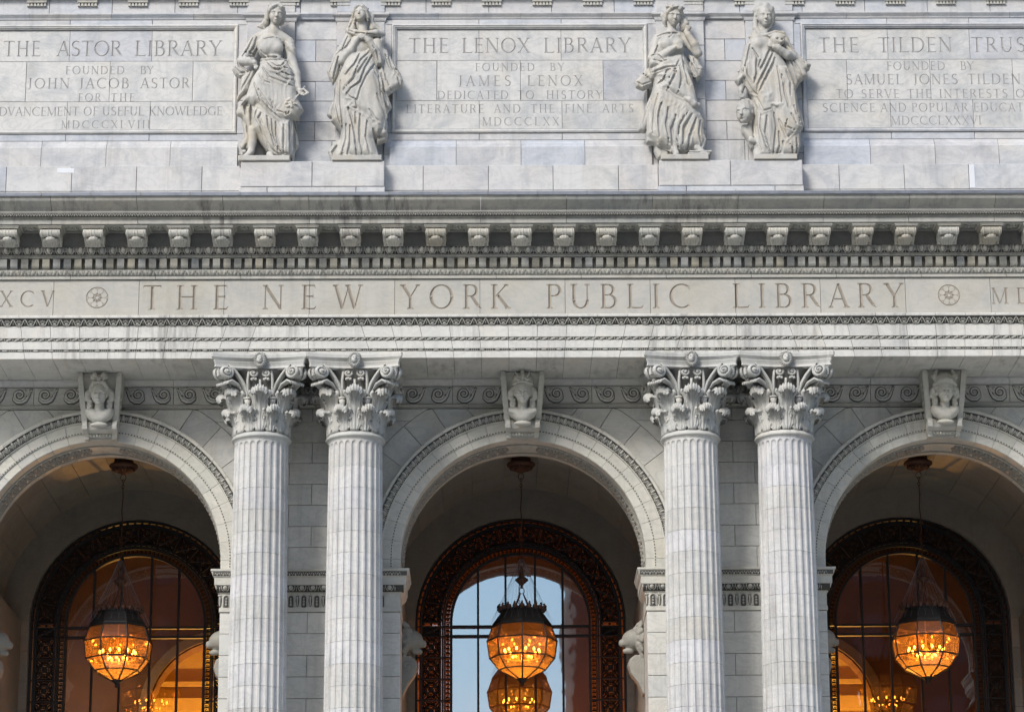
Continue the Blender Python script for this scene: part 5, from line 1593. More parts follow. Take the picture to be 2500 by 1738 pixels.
for bi, b in enumerate((-1, 0, 1)):
    ks = obj('keystone', kb, M['arch'], bld, (b * BAY, 0, 0)); ks['label'] = kl[bi]
    S = Sculpt(-.34, .34, .12, .82, 15.58, 16.80, .009)
    S.chain([(0, .62, 16.30, .10), (0, .60, 16.05, .085), (0, .60, 15.98, .095)], .03)
    S.sheet([(-.26, 16.02), (-.12, 16.03), (0, 15.98), (.12, 16.03), (.26, 16.02), (.27, 15.93), (.21, 15.84), (.10, 15.76), (0, 15.74), (-.10, 15.76), (-.21, 15.84), (-.27, 15.93)], .62, .13, .10)
    T = head(S, (0, .475, 16.27), .45, hair=None, nod=.10, bold=1.18)
    S.ell((0, .60, 15.72), (.16, .08, .05), .01)
    for s in (-1, 1):
        S.chain([(s * .14, .52, 16.38, .05), (s * .205, .54, 16.30, .062), (s * .225, .57, 16.21, .055), (s * .17, .58, 16.16, .04)], .015)
        for j in range(3): S.chain([(s * (.15 + .028 * j), .60, 16.20, .022), (s * (.155 + .03 * j), .57, 16.08, .024), (s * (.15 + .03 * j), .58, 15.98, .020)], .008)
        for j in range(5): S.ell((s * (.16 + .018 * (j % 2)), .56, 16.16 - .045 * j), .032, .01)
    if bi == 0:
        for s in (-1, 1):
            for j in range(4): S.chain([(s * .01, .36 + .03 * j, 16.47, .028), (s * .09, .37 + .04 * j, 16.46, .038), (s * .145, .42 + .05 * j, 16.38, .036)], .01)
            S.chain([(s * .02, .40, 16.54, .035), (s * .08, .38, 16.62, .042), (s * .12, .40, 16.57, .04), (s * .07, .39, 16.53, .03)], .008)
        S.ell((0, .37, 16.54), .045, .01)
    elif bi == 1:
        S.ell((0, .55, 16.50), (.195, .20, .18), .01)
        S.chain([(-.18, .46, 16.425, .022), (-.09, .365, 16.445, .022), (0, .345, 16.455, .022), (.09, .365, 16.445, .022), (.18, .46, 16.425, .022)], .006)
        S.chain([(0, .37, 16.47, .03), (0, .37, 16.58, .03), (0, .40, 16.66, .035), (0, .52, 16.69, .035)], .02)
        for s in (-1, 1):
            S.chain([(s * .05, .345, 16.52, .016), (s * .10, .36, 16.56, .016), (s * .13, .38, 16.64, .014)], .006)
            S.ell((s * .08, .345, 16.49), (.04, .02, .022), .006)
        for i in range(16): S.ell((-.24 + .032 * i, .50 - .0 * i, 15.93 - .05 * math.cos((i - 7.5) * .25)), (.018, .02, .04), .006)
    else:
        S.chain([(-.20, .48, 16.40, .03), (-.10, .36, 16.45, .04), (0, .34, 16.47, .04), (.10, .36, 16.45, .04), (.20, .48, 16.40, .03)], .02)
        S.ell((0, .53, 16.48), (.185, .20, .16), .02)
        for s in (-1, 1):
            for j in range(3): S.chain([(s * (.12 + .02 * j), .46, 16.46, .03), (s * (.17 + .02 * j), .44, 16.58 - .02 * j, .036), (s * (.14 + .02 * j), .44, 16.67 - .03 * j, .02)], .008)
            for j in range(6): S.ell((s * (.17 + .03 * (j % 2)), .50 + .01 * j, 16.34 - .055 * j), .04, .01)
    o = to_obj(S, 'carved_head', M['arch'], ks, (-0 * b, 0, 0))
# ------------------------------------------------------------------ hanging lanterns
def amber():
    m, nt, b = newmat('amber_glass'); N = nt.nodes; L = nt.links; N.remove(b); out = N['Material Output']
    tr = N.new('ShaderNodeBsdfTransparent'); tr.inputs['Color'].default_value = (.70, .27, .05, 1)
    tl = N.new('ShaderNodeBsdfTranslucent'); tl.inputs['Color'].default_value = (.90, .40, .07, 1)
    gl = N.new('ShaderNodeBsdfGlossy'); gl.inputs['Roughness'].default_value = .06; gl.inputs['Color'].default_value = (.9, .85, .9, 1)
    a = N.new('ShaderNodeMixShader'); c = N.new('ShaderNodeMixShader'); 
    n = N.new('ShaderNodeTexNoise'); n.inputs['Scale'].default_value = 5; n.inputs['Detail'].default_value = 4
    g_ = N.new('ShaderNodeNewGeometry'); L.new(g_.outputs['Position'], n.inputs['Vector'])
    mr = N.new('ShaderNodeMapRange'); mr.inputs['To Min'].default_value = .16; mr.inputs['To Max'].default_value = .26; L.new(n.outputs['Fac'], mr.inputs['Value'])
    L.new(mr.outputs[0], a.inputs[0]); L.new(tr.outputs[0], a.inputs[1]); L.new(tl.outputs[0], a.inputs[2])
    fr = N.new('ShaderNodeFresnel'); fr.inputs['IOR'].default_value = 1.5
    ad = N.new('ShaderNodeMath'); ad.operation = 'ADD'; ad.inputs[1].default_value = .06; L.new(fr.outputs[0], ad.inputs[0])
    L.new(ad.outputs[0], c.inputs[0]); L.new(a.outputs[0], c.inputs[1]); L.new(gl.outputs[0], c.inputs[2]); L.new(c.outputs[0], out.inputs['Surface'])
    return m
M['amber'] = amber()
M['amber_top'] = M['amber'].copy(); M['amber_top'].name = 'unlit_amber_glass'  # same amber glass, its colour darkened so the top panes look unlit
for n_ in M['amber_top'].node_tree.nodes:
    if n_.type in ('BSDF_TRANSPARENT', 'BSDF_TRANSLUCENT'): n_.inputs['Color'].default_value = (.34, .15, .05, 1)
    if n_.type == 'MATH': n_.inputs[1].default_value = .16
M['bulb'] = plain('lit_bulb', (1, .8, .5), .4, var=0, bump=0, emit=(1, .60, .24), estr=34)
M['candle'] = plain('cream_candle_sleeve', (.8, .6, .35), .6, var=.1, bump=0)
LR = [(1.02, .30), (.95, .37), (.60, .55), (.335, .655), (-.02, .62), (-.24, .44), (-.42, .16), (-.46, 0)]   # (height, corner radius)
ZL = 12.0
rings = [(.62, .565), (.335, .672), (.0, .625), (-.225, .44), (-.40, .10)]
def lantern(x, rot, label):
    t = empty('lantern', (x, 4.2, ZL)); tag(t, label, 'lantern', 'lit amber lanterns hanging in the arches')
    def co(r, z, k): a = 2 * PI * k / 8 + rot - PI / 2; return Vector((r * math.cos(a), r * math.sin(a), z))
    fm = MB()
    for k in range(8):
        pts = [co(r, z, k) for z, r in rings]
        fm.tube(pts, .017, 5)
    for z, r in rings[:-1]: fm.tube([co(r, z, k) for k in range(8)], .017 if z < .6 else .03, 5, closed=True)
    fm.lathe([(.11, -.39), (.10, -.42), (.05, -.45), (.03, -.48), (.045, -.51), (.0, -.55)], 10)
    obj('frame', fm.mesh('frame'), M['bronze'], t)
    for i in range(len(rings) - 1):
        (z0, r0), (z1, r1) = rings[i], rings[i + 1]
        for k in range(8):
            obj('glass_pane', mesh('pane', [co(r0, z0, k), co(r0, z0, k + 1), co(r1, z1, k + 1), co(r1, z1, k)], [(3, 2, 1, 0)]), M['amber_top'] if i == 0 else M['amber'], t)
    cm = MB()
    V = []
    for z, r in ((.61, .58), (.66, .575), (.86, .43), (.885, .415), (.90, .43), (.93, .435), (.94, .40), (.99, .20), (1.02, .10), (1.05, .0)): V += [co(r, z, k) for k in range(8)]
    cm.add(V, [(i * 8 + j, i * 8 + (j + 1) % 8, (i + 1) * 8 + (j + 1) % 8, (i + 1) * 8 + j) for i in range(9) for j in range(8)])
    obj('cap', fix_normals(cm.mesh('cap')), M['bronze'], t)
    lm = MB()
    for k in range(20):
        a = 2 * PI * k / 20; c, s = math.cos(a), math.sin(a)
        lm.ball((.43 * c, .43 * s, .955), (.055, .055, .05), 6, 4)
        lm.tube([(.42 * c, .42 * s, .95), (.47 * c, .47 * s, 1.0), (.46 * c, .46 * s, 1.03), (.43 * c, .43 * s, 1.02)], [.03, .022, .018, .012], 5)
    obj('leaf_crown', lm.mesh('crown'), M['rust'], t)
    # bulbs on an inner ring
    bm_ = MB(); km = MB()
    km.tube([(.34 * math.cos(2 * PI * k / 24), .34 * math.sin(2 * PI * k / 24), .02) for k in range(24)], .014, 5, closed=True)
    for k in range(12):
        a = 2 * PI * k / 12 + .2; c, s = math.cos(a) * .34, math.sin(a) * .34
        km.tube([(c, s, .03), (c, s, .10)], .016, 6)
        bm_.ball((c, s, .145), (.019, .019, .034), 6, 5)
    for k in range(8):
        a = 2 * PI * k / 8; c, s = math.cos(a) * .18, math.sin(a) * .18
        km.tube([(c, s, -.05), (c, s, -.01)], .014, 6); km.tube([(0, 0, .2), (c, s, -.05)], .008, 4); bm_.ball((c, s, .03), (.016, .016, .028), 6, 5)
    km.tube([(0, 0, .95), (0, 0, .0)], .014, 5)
    obj('candle_ring', km.mesh('ring'), M['candle'], t)
    obj('bulbs', bm_.mesh('bulbs'), M['bulb'], t)['kind'] = 'stuff'
    d = bpy.data.lights.new('lantern_light', 'SPOT'); d.energy = 42; d.color = (1, .62, .26); d.shadow_soft_size = .12; d.spot_size = R(140); d.spot_blend = .7
    d2 = bpy.data.lights.new('lantern_light', 'POINT'); d2.energy = .5; d2.color = (1, .55, .2); d2.shadow_soft_size = .1
    l2 = bpy.data.objects.new('lantern_light', d2); l2.location = (0, 0, .3); l2.parent = t; C.objects.link(l2)
    lo = bpy.data.objects.new('lantern_light', d); lo.location = (0, 0, .16); lo.parent = t; C.objects.link(lo)
    # chains, urn, rod, rosette
    ch = MB()
    for k in range(4):
        a = PI / 4 + PI / 2 * k
        n = 10
        for i in range(n):
            q = i / n; p = Vector((.20 * math.cos(a) * (1 - q) + .03 * math.cos(a) * q, .20 * math.sin(a) * (1 - q), .98 + .30 * q)); ch.ball(p, (.013, .013, .024), 5, 4)
    def link(z, r=.022, h=.036, odd=0):
        pts = [(r * math.cos(u) if not odd else 0, 0 if not odd else r * math.cos(u), z + h * math.sin(u)) for u in [2 * PI * i / 10 for i in range(10)]]
        ch.tube(pts, .007, 4, closed=True)
    z = 1.30
    link(z + .02, .05, .06); z = 1.68
    link(1.86, .05, .06)
    for i in range(9): link(1.95 + .055 * i, odd=i % 2)
    ch.tube([(.0, 0, 2.42), (.012, 0, 2.7), (-.010, .01, 2.95), (.008, 0, 3.2), (0, 0, 3.4)], .012, 5)
    for i in range(3): link(3.42 + .055 * i, odd=i % 2)
    link(3.60, .055, .065)
    obj('chain', ch.mesh('chain'), M['rust'], t)
    um = MB(); um.lathe([(.0, 1.36), (.03, 1.38), (.022, 1.42), (.07, 1.47), (.125, 1.52), (.13, 1.545), (.11, 1.56), (.06, 1.60), (.045, 1.66), (.05, 1.70), (.07, 1.715), (.03, 1.74), (.022, 1.79), (0, 1.80)], 16)
    obj('urn_finial', um.mesh('urn', True), M['rust'], t)
    rm = MB(); rm.lathe([(.0, 3.66), (.05, 3.67), (.10, 3.70), (.17, 3.76), (.27, 3.80), (.285, 3.83), (.27, 3.86), (.20, 3.87), (.18, 3.99)], 24)
    for k in range(16):
        a = 2 * PI * k / 16; rm.tube([(.12 * math.cos(a), .12 * math.sin(a), 3.72), (.22 * math.cos(a), .22 * math.sin(a), 3.765)], [.016, .026], 5)
    obj('ceiling_rosette', rm.mesh('rosette', True), M['rust'], t)
    # thin protective net hung from the urn
    nm = MB()
    for k in range(26):
        for s in (-1, 1):
            P = []
            for i in range(6):
                q = i / 5; a = 2 * PI * k / 26 + s * .5 * q; r = .04 + (.60 - .04) * q ** 1.1; P.append((r * math.cos(a), r * math.sin(a), 1.95 - 1.25 * q))
            nm.tube(P, .0012, 3)
    obj('net', nm.mesh('net'), M['zinc'], t)['kind'] = 'stuff'
    return t
lantern(-7.78, R(22.5), 'amber octagonal lantern hanging in the left arch')
lantern(0.0, 0, 'amber octagonal lantern hanging in the central arch')
lantern(7.79, R(22.5), 'amber octagonal lantern hanging in the right arch')

# ------------------------------------------------------------------ lion heads on scrolled brackets at the jambs
S = Sculpt(-.06, .62, -.36, .36, -1.0, .55, .013)
S.chain([(.0, 0, .10, .24), (.16, 0, .10, .20)], .05)
S.ell((.24, 0, .10), (.15, .15, .16), .03); S.chain([(.27, 0, .05, .10), (.38, 0, .03, .075)], .03); S.ell((.415, 0, .065), (.035, .055, .03), .01)
S.chain([(.22, 0, -.10, .07), (.33, 0, -.12, .05)], .02)
S.chain([(.26, -.12, -.045, .02), (.40, 0, -.045, .018), (.26, .12, -.045, .02)], .01, True)
for s in (-1, 1):
    S.ell((.31, s * .075, .15), (.035, .03, .025), .01, None, True); S.ell((.14, s * .15, .26), (.05, .03, .06), .01)
    S.chain([(.28, s * .05, .19, .03), (.20, s * .10, .22, .035)], .015)
    for i in range(9):
        a = R(60 - 34 * i)
        S.chain([(.12, s * .12, .08 + .0 * i, .05), (.08, s * (.14 + .05 * abs(math.cos(a))), .10 + .20 * math.sin(a), .05), (.02, s * (.12 + .10 * abs(math.cos(a))), .08 + .33 * math.sin(a), .035)], .012)
for i in range(8):
    a = R(50 + 25 * i); S.chain([(.15, 0, .28, .04), (.08, .14 * math.cos(a), .36, .045), (.02, .2 * math.cos(a), .42, .03)], .01)
# bracket: bulging scroll that tapers downwards
S.sheet([(-.05, -.22), (.15, -.20), (.26, -.28), (.30, -.42), (.25, -.58), (.12, -.76), (.02, -.98), (-.05, -.98)], 0, .17, .03)
S.chain([(.10 + .13 * (1 - i / 16) * math.cos(R(60 + i * 38)), -.175, -.42 + .13 * (1 - i / 16) * math.sin(R(60 + i * 38)), .016) for i in range(14)], .006, True)
lion_me = S.mesh('lion')
ll = ['lion head bracket on the left jamb of the left arch', 'lion head bracket on the right jamb of the left arch', 'lion head bracket on the left jamb of the central arch', 'lion head bracket on the right jamb of the central arch', 'lion head bracket on the left jamb of the right arch', 'lion head bracket on the right jamb of the right arch']
i = 0
for b in (-1, 0, 1):
    for s in (-1, 1):
        o = obj('lion_bracket', lion_me, M['vault'], bld, (b * BAY + s * 2.27, 3.1, 12.05), (0, 0, 0 if s < 0 else PI)); o['label'] = ll[i]; i += 1
# ------------------------------------------------------------------ the four draped statues
KU, KV = .2506 / 130.2, .2506 * .00832
class Figure:
    """u to the right, v downwards (v0 = foot level), f towards the viewer, all in the same small unit"""
    def __init__(s, u0, v0, h=.0125):
        s.u0, s.v0 = u0, v0; s.rr = random.Random(u0); s.S = Sculpt(-.90, .90, -.46, .285, -.06, 3.28, h); s.fr = []
    def P(s, u, v, f=0): return ((u - s.u0) * KU, -f * KU, (s.v0 - v) * KV - .36 * f * KU)
    def ch(s, pts, k=12): s.S.chain([(*s.P(u, v, f), r * KU) for u, v, f, r in pts], k * KU); return s
    def el(s, u, v, f, ru, rf, rv, k=14): s.S.ell(s.P(u, v, f), (ru * KU, rf * KU, rv * KV), k * KU); return s
    def sh(s, poly, f, T, w, k=16, lean=(0, 0)): s.S.sheet([(s.P(u, v, f + T * .5)[0], s.P(u, v, f + T * .5)[2]) for u, v in poly], -f * KU, T * KU, w * KU, k * KU, lean); return s
    def front(s): s.S.front(); return s
    def fo(s, pts, r=12, k=12, cut=False, lift=0):
        # pts are seen positions: slide down the line of sight to the surface
        Q = []; n_ = len(pts)
        pts = [(u + (s.rr.uniform(-7, 7) if 0 < i < n_ - 1 else 0), v + s.rr.uniform(-6, 6)) for i, (u, v) in enumerate(pts)]
        for u, v in pts:
            x, _, z = s.P(u, v); y = s.S.fy(x, z)
            for _ in range(2): y = s.S.fy(x, z + .36 * y)
            Q.append((x, z + .36 * y))
        s.S.fold(Q, r * KU, lift * KU, k * KU, cut); return s
    def folds(s, lists, r=13, g=9, d=17):
        for pts in lists:
            s.fo(pts, r * s.rr.uniform(.7, 1.15), 8)
        for pts in lists:
            m = []
            for i, (u, v) in enumerate(pts):
                a = pts[max(0, i - 1)]; b = pts[min(len(pts) - 1, i + 1)]; du, dv = b[0] - a[0], b[1] - a[1]; l = math.hypot(du, dv) or 1
                m.append((u - dv / l * -d, v + du / l * -d))
            s.fo(m, g * s.rr.uniform(.85, 1.35), 4, cut=True, lift=-g * .45)
        return s
    def hand(s, u, v, f, du, dv, n=4, L=34, spread=9, r=7.5, curl=0):
        """palm at u,v, four fingers and a thumb running towards du,dv"""
        l = math.hypot(du, dv); du, dv = du / l, dv / l; nu, nv = -dv, du
        s.el(u, v, f, 21, 14, 20, 6)
        for i in range(4):
            o = (i - 1.5) * spread; k = (1, 1.12, 1.05, .85)[i] * L
            s.ch([(u + du * 12 + nu * o, v + dv * 12 + nv * o, f + 4, r), (u + du * (14 + k * .5) + nu * o * 1.1, v + dv * (14 + k * .5) + nv * o * 1.1, f + 8 - curl * .3, r * .9), (u + du * (14 + k) + nu * o * 1.1, v + dv * (14 + k) + nv * o * 1.1, f + 2 - curl, r * .7)], 2.5)
        s.ch([(u - nu * 15, v - nv * 15, f + 4, r), (u - nu * 26 + du * 18, v - nv * 26 + dv * 18, f + 8, r * .95), (u - nu * 24 + du * 34, v - nv * 24 + dv * 34, f + 6, r * .75)], 3)
        return s
    def crinkle(s, amp=.0045):
        """small creases of cloth that run down the drapery"""
        S = s.S; X = (S.o[0] + S.h * np.arange(S.n[0]))[:, None]; Z = (S.o[2] + S.h * np.arange(S.n[2]))[None, :]
        q = s.u0 * .37
        wx = .05 * np.sin(Z * 5.1 + q) + .03 * np.sin(Z * 11.3 + X * 6 + q) + .25 * X * (Z - 1.6) * -.25
        a = np.abs(np.sin((X + wx) * 31 + 2.0 * np.sin(Z * 2.3 + X * 4 + q))); b = np.abs(np.sin((X * .6 + wx * 1.6) * 47 + Z * 7 + 2 * np.sin(X * 9 + q)))
        m = (.6 * a + .4 * b) * (.45 + .55 * np.sin(X * 7 + Z * 3.3 + q) ** 2)
        w = np.clip((2.35 - Z) / .25, 0, 1) * np.clip(Z / .1, 0, 1)
        d = (amp * 2 * (m - .4) * w).astype(np.float32)
        S.f += np.where(np.abs(S.f) < .06, d[:, None, :], 0); return s
    def done(s, px, py, label, slab_):
        s.crinkle()
        x, z = ((px - 1276) / 130.4, 0)
        t = empty('statue', (px_to_x(px, s.u0), .13, 20.603)); tag(t, label, 'statue', 'marble statues on the attic pedestals')
        o = obj('figure', s.S.mesh('figure'), M['statue'], t, (0, 0, .108))
        a, c = slab_
        m = slab([((a - s.u0) * KU, 0), ((c - s.u0) * KU, 0), ((c - s.u0) * KU, .105), ((a - s.u0) * KU, .105)], -.27, .26, gap=0, ch=.012)
        obj('plinth', m, M['statue'], t)
        return t
def px_to_x(px0, u0):
    return (px0 + u0 * .2506 - 1275.2) / 131.2

# 1: bare-shouldered woman holding flowers
F = Figure(400, 1520)
F.sh([(330, 560), (560, 550), (640, 640), (670, 760), (690, 950), (650, 1130), (650, 1470), (520, 1500), (400, 1430), (270, 1260), (240, 1040), (215, 880), (255, 720)], 0, 118, 110)
F.sh([(240, 1000), (360, 1040), (520, 1150), (640, 1120), (655, 1470), (590, 1500), (480, 1480), (400, 1420), (330, 1290), (250, 1240)], 30, 105, 90)
F.el(415, 440, 25, 128, 98, 130).el(440, 560, 20, 108, 85, 60)
F.el(370, 450, 80, 54, 42, 54, 30).el(490, 445, 80, 50, 40, 52, 30)
F.ch([(310, 335, -5, 50), (440, 290, 5, 62), (585, 380, -5, 50)], 24).ch([(455, 190, 30, 40), (440, 300, 25, 48)], 20)
T = head(F.S, F.P(468, 118, 62), 205 * KV, yaw=.18, nod=.16, tilt=.05, hair='part')
F.ch([(385, 130, 10, 38), (370, 200, 0, 34), (330, 230, -5, 28), (285, 232, -5, 12)], 10).ch([(350, 250, 10, 14), (330, 215, 10, 22), (370, 170, 15, 24)], 6).ch([(520, 150, 25, 26), (510, 215, 15, 18)], 8)
# arm with the flowers
F.ch([(600, 400, -5, 52), (625, 560, 10, 46), (680, 700, 40, 38), (700, 830, 75, 27), (712, 870, 85, 22)], 12).hand(718, 880, 95, 40, 12, L=30)
F.ch([(715, 850, 95, 12), (760, 850, 120, 11), (800, 885, 125, 12), (755, 905, 120, 12)], 4).ch([(740, 860, 110, 9), (765, 820, 120, 8)], 3)
rr = random.Random(3)
for i in range(17):
    a = rr.uniform(0, 6.28); d = rr.uniform(5, 62); u, v = 640 + d * math.cos(a), 985 + d * .8 * math.sin(a); F.ch([(650, 985, 125, 8), (u, v, 148, 10)], 3).el(u, v, 150, 15, 12, 12, 3)
F.ch([(700, 900, 100, 10), (655, 970, 130, 10)], 4).ch([(560, 1000, 130, 7), (640, 990, 130, 9)], 3).ch([(590, 940, 130, 10), (650, 975, 130, 9)], 3)
# arm on the hip with its great sleeve
F.ch([(290, 360, -10, 52), (170, 520, 0, 50), (135, 575, 20, 46), (215, 575, 70, 42), (265, 590, 95, 30)], 12).hand(275, 615, 100, 10, 40, L=24)
F.sh([(290, 280), (215, 330), (140, 480), (75, 560), (40, 650), (70, 705), (120, 730), (170, 710), (230, 670), (190, 640), (120, 600), (120, 520), (180, 500), (255, 520), (290, 430)], -15, 62, 50)
F.sh([(130, 720), (240, 650), (290, 660), (250, 740), (215, 860), (150, 900), (100, 960), (90, 910), (120, 860)], -20, 60, 40)
F.sh([(210, 930), (130, 990), (92, 1040), (100, 1090), (150, 1110), (190, 1180), (215, 1250), (250, 1260), (260, 1000)], -10, 66, 34)
F.sh([(140, 1120), (215, 1170), (245, 1260), (235, 1400), (200, 1440), (180, 1500), (140, 1480), (135, 1360), (175, 1310)], -50, 55, 34)
F.sh([(560, 375), (640, 410), (668, 450), (662, 525), (600, 480), (570, 440)], 25, 48, 34)
# swinging overskirt with its hem
F.sh([(325, 600), (400, 560), (560, 555), (640, 650), (665, 760), (700, 930), (755, 1040), (715, 1085), (690, 1120), (640, 1130), (570, 1150), (510, 1180), (440, 1140), (350, 1040), (300, 1000), (262, 1018), (190, 965), (130, 995), (190, 890), (240, 740)], 52, 92, 90, 10)
F.sh([(640, 1140), (690, 1290), (715, 1390), (670, 1430), (655, 1560), (625, 1530), (635, 1300)], -50, 50, 40)
# legs and feet
F.ch([(265, 1240, 40, 52), (255, 1360, 38, 40), (245, 1440, 45, 32), (200, 1490, 70, 27), (150, 1518, 95, 17)], 12)
for i in range(4): F.ch([(175 - 6 * i, 1500 + 3 * i, 90, 9), (142 - 2 * i + 7 * i, 1522, 108, 6)], 2)
F.ch([(430, 1470, 60, 34), (455, 1500, 100, 24), (480, 1518, 115, 16)], 8)
for i in range(4): F.ch([(455 + 11 * i, 1502, 112, 9), (470 + 9 * i, 1520, 124, 7)], 2)
F.front()
F.folds([[(290, 575), (350, 560), (440, 550), (520, 550), (580, 565)], [(355, 600), (430, 660), (500, 678), (560, 655), (640, 690)], [(400, 590), (470, 640), (540, 640), (580, 600)], [(280, 540), (300, 580), (340, 590)]], 17, 10, 18)
F.folds([[(330, 640), (400, 740), (520, 790), (660, 850)], [(300, 700), (350, 780), (420, 800)], [(480, 720), (560, 760), (650, 780)], [(255, 800), (320, 960), (430, 1070), (520, 1150)], [(420, 960), (480, 1060), (560, 1090)], [(300, 860), (400, 1000), (480, 1080)], [(530, 690), (600, 730), (650, 740)], [(560, 1060), (580, 1110), (620, 1090), (640, 1040)]], 11, 9, 18)
F.fo([(135, 990), (190, 965), (262, 1015), (300, 1000), (350, 1038), (440, 1138), (510, 1178), (570, 1150), (640, 1130), (700, 1110), (750, 1045)], 10, 5)
F.folds([[(290, 1030), (270, 1120), (330, 1200), (350, 1280), (420, 1420), (520, 1480), (640, 1470)], [(380, 1090), (400, 1200), (470, 1400)], [(330, 1060), (300, 1120), (340, 1180)], [(550, 1180), (545, 1300), (550, 1460)], [(600, 1160), (605, 1300), (610, 1450)], [(470, 1160), (480, 1300), (530, 1460)], [(430, 1130), (440, 1240), (500, 1440)], [(640, 1150), (645, 1300), (650, 1440)]], 12, 10, 18)
F.folds([[(75, 570), (110, 640), (180, 690)], [(110, 530), (180, 500), (250, 520)], [(60, 640), (120, 700), (200, 690)], [(150, 860), (200, 760), (250, 680)], [(100, 940), (150, 880), (180, 800)], [(230, 340), (180, 440), (130, 510)], [(265, 340), (240, 420), (200, 480)], [(200, 940), (160, 1010), (170, 1090)], [(230, 980), (215, 1060), (220, 1150)], [(180, 1200), (200, 1300), (170, 1400)], [(670, 1200), (680, 1300), (690, 1380)]], 12, 10, 16)
F.folds([[(300, 430), (330, 500), (400, 540)], [(550, 470), (530, 520), (470, 545)], [(340, 380), (440, 360), (540, 390)]], 7, 6, 12)
F.S.ell(F.P(160, 1390, 20), (.05, .05, .06), .01); F.S.ell(F.P(178, 1440, 20), (.045, .04, .04), .01)
F.done(550, 0, 'statue of a bare shouldered woman lowering a bunch of flowers, hand on hip', (130, 630))

# 2: hooded woman looking up with crossed hands
F = Figure(340, 1520)
F.sh([(250, 480), (480, 450), (540, 620), (600, 800), (640, 1050), (636, 1220), (560, 1290), (520, 1330), (570, 1500), (590, 1530), (110, 1530), (120, 1440), (180, 1330), (188, 1240), (90, 1140), (110, 1000), (130, 760), (190, 620)], 0, 118, 105)
F.sh([(200, 640), (330, 560), (470, 600), (520, 660), (580, 880), (620, 1080), (600, 1230), (540, 1290), (420, 1100), (300, 1060), (250, 1010), (230, 940), (190, 850), (180, 760)], 42, 96, 80, 12)
F.el(385, 430, 15, 130, 92, 130).ch([(385, 190, 10, 42), (390, 290, 12, 50)], 18)
T = head(F.S, F.P(368, 118, 42), 178 * KV, yaw=-.22, nod=-.20, tilt=-.04, hair='waves')
# hood and mantle
F.ch([(440, 110, 0, 26), (480, 140, -10, 22), (470, 200, -5, 26), (480, 260, -5, 30)], 8)
F.sh([(350, 35), (290, 70), (275, 150), (225, 230), (220, 300), (270, 300), (320, 290), (330, 260), (320, 200), (320, 120), (360, 60), (430, 60), (470, 110), (500, 190), (560, 250), (600, 290), (600, 320), (540, 300), (480, 250), (455, 120)], -30, 50, 34)
F.ch([(250, 280, 20, 34), (320, 300, 60, 32), (420, 310, 75, 28), (520, 300, 50, 32), (590, 310, 10, 26)], 12)
F.sh([(225, 290), (180, 380), (110, 500), (80, 600), (42, 670), (60, 730), (100, 800), (150, 700), (170, 600), (200, 540), (260, 430), (300, 330)], -10, 64, 46)
F.sh([(560, 290), (612, 370), (590, 430), (640, 480), (690, 580), (760, 680), (790, 760), (780, 820), (715, 840), (640, 900), (680, 1010), (630, 1080), (580, 900), (530, 680), (560, 600), (540, 420)], -25, 66, 50)
# arms crossed on the breast
F.ch([(255, 400, 10, 50), (190, 570, 30, 46), (270, 480, 75, 42), (330, 380, 105, 30), (350, 350, 118, 24)], 12).hand(378, 350, 125, 40, -4, L=30)
F.ch([(530, 400, 10, 52), (560, 570, 35, 46), (510, 470, 85, 42), (450, 380, 120, 28), (430, 355, 130, 22)], 12).hand(405, 335, 138, -40, -12, L=34)
F.sh([(470, 400), (560, 430), (600, 560), (590, 610), (530, 620), (500, 540), (450, 470)], 40, 56, 36)
# hanging ends
F.sh([(100, 960), (60, 1040), (45, 1090), (70, 1120), (110, 1120), (120, 980)], -20, 46, 26).sh([(95, 1150), (150, 1200), (185, 1240), (178, 1320), (110, 1360), (60, 1440), (100, 1560), (130, 1540), (200, 1440), (220, 1200)], -25, 60, 34)
F.ch([(560, 1265, 40, 34), (600, 1260, 50, 34), (620, 1290, 20, 26)], 10).sh([(520, 1280), (630, 1280), (640, 1340), (560, 1370), (530, 1400)], -10, 50, 30)
F.el(450, 840, 90, 75, 40, 150, 40).el(250, 760, 70, 60, 40, 110, 40)
F.ch([(250, 1495, 90, 32), (330, 1515, 100, 16)], 10).ch([(530, 1500, 70, 30), (560, 1520, 80, 16)], 10)
F.front()
F.folds([[(455, 470), (360, 560), (290, 740), (190, 845)], [(470, 510), (400, 650), (360, 760), (270, 830), (220, 900)], [(430, 540), (350, 660), (280, 760)], [(500, 600), (420, 700), (370, 830), (330, 950)], [(230, 900), (270, 940), (320, 960), (330, 1010), (250, 1010)], [(350, 500), (300, 600), (220, 700)], [(520, 660), (560, 800), (590, 960), (630, 1100), (600, 1240)], [(480, 640), (540, 760), (560, 900)]], 14, 10, 18)
F.fo([(190, 850), (240, 930), (310, 950), (260, 1010), (340, 1060), (420, 1100), (480, 1190), (550, 1280), (620, 1290)], 13, 6)
F.folds([[(130, 800), (110, 960), (150, 1120), (185, 1230)], [(160, 760), (170, 960), (190, 1200)], [(240, 1020), (280, 1150), (310, 1300), (325, 1480)], [(310, 1070), (320, 1250), (330, 1480)], [(220, 1180), (220, 1320), (180, 1480)], [(260, 1200), (265, 1350), (230, 1500)], [(360, 1090), (350, 1280), (380, 1480)], [(430, 1140), (420, 1300), (460, 1480)], [(480, 1220), (500, 1360), (550, 1490)], [(450, 1050), (500, 1140), (560, 1180)], [(520, 900), (560, 1020), (600, 1120)], [(130, 1380), (90, 1440), (110, 1530)]], 13, 11, 19)
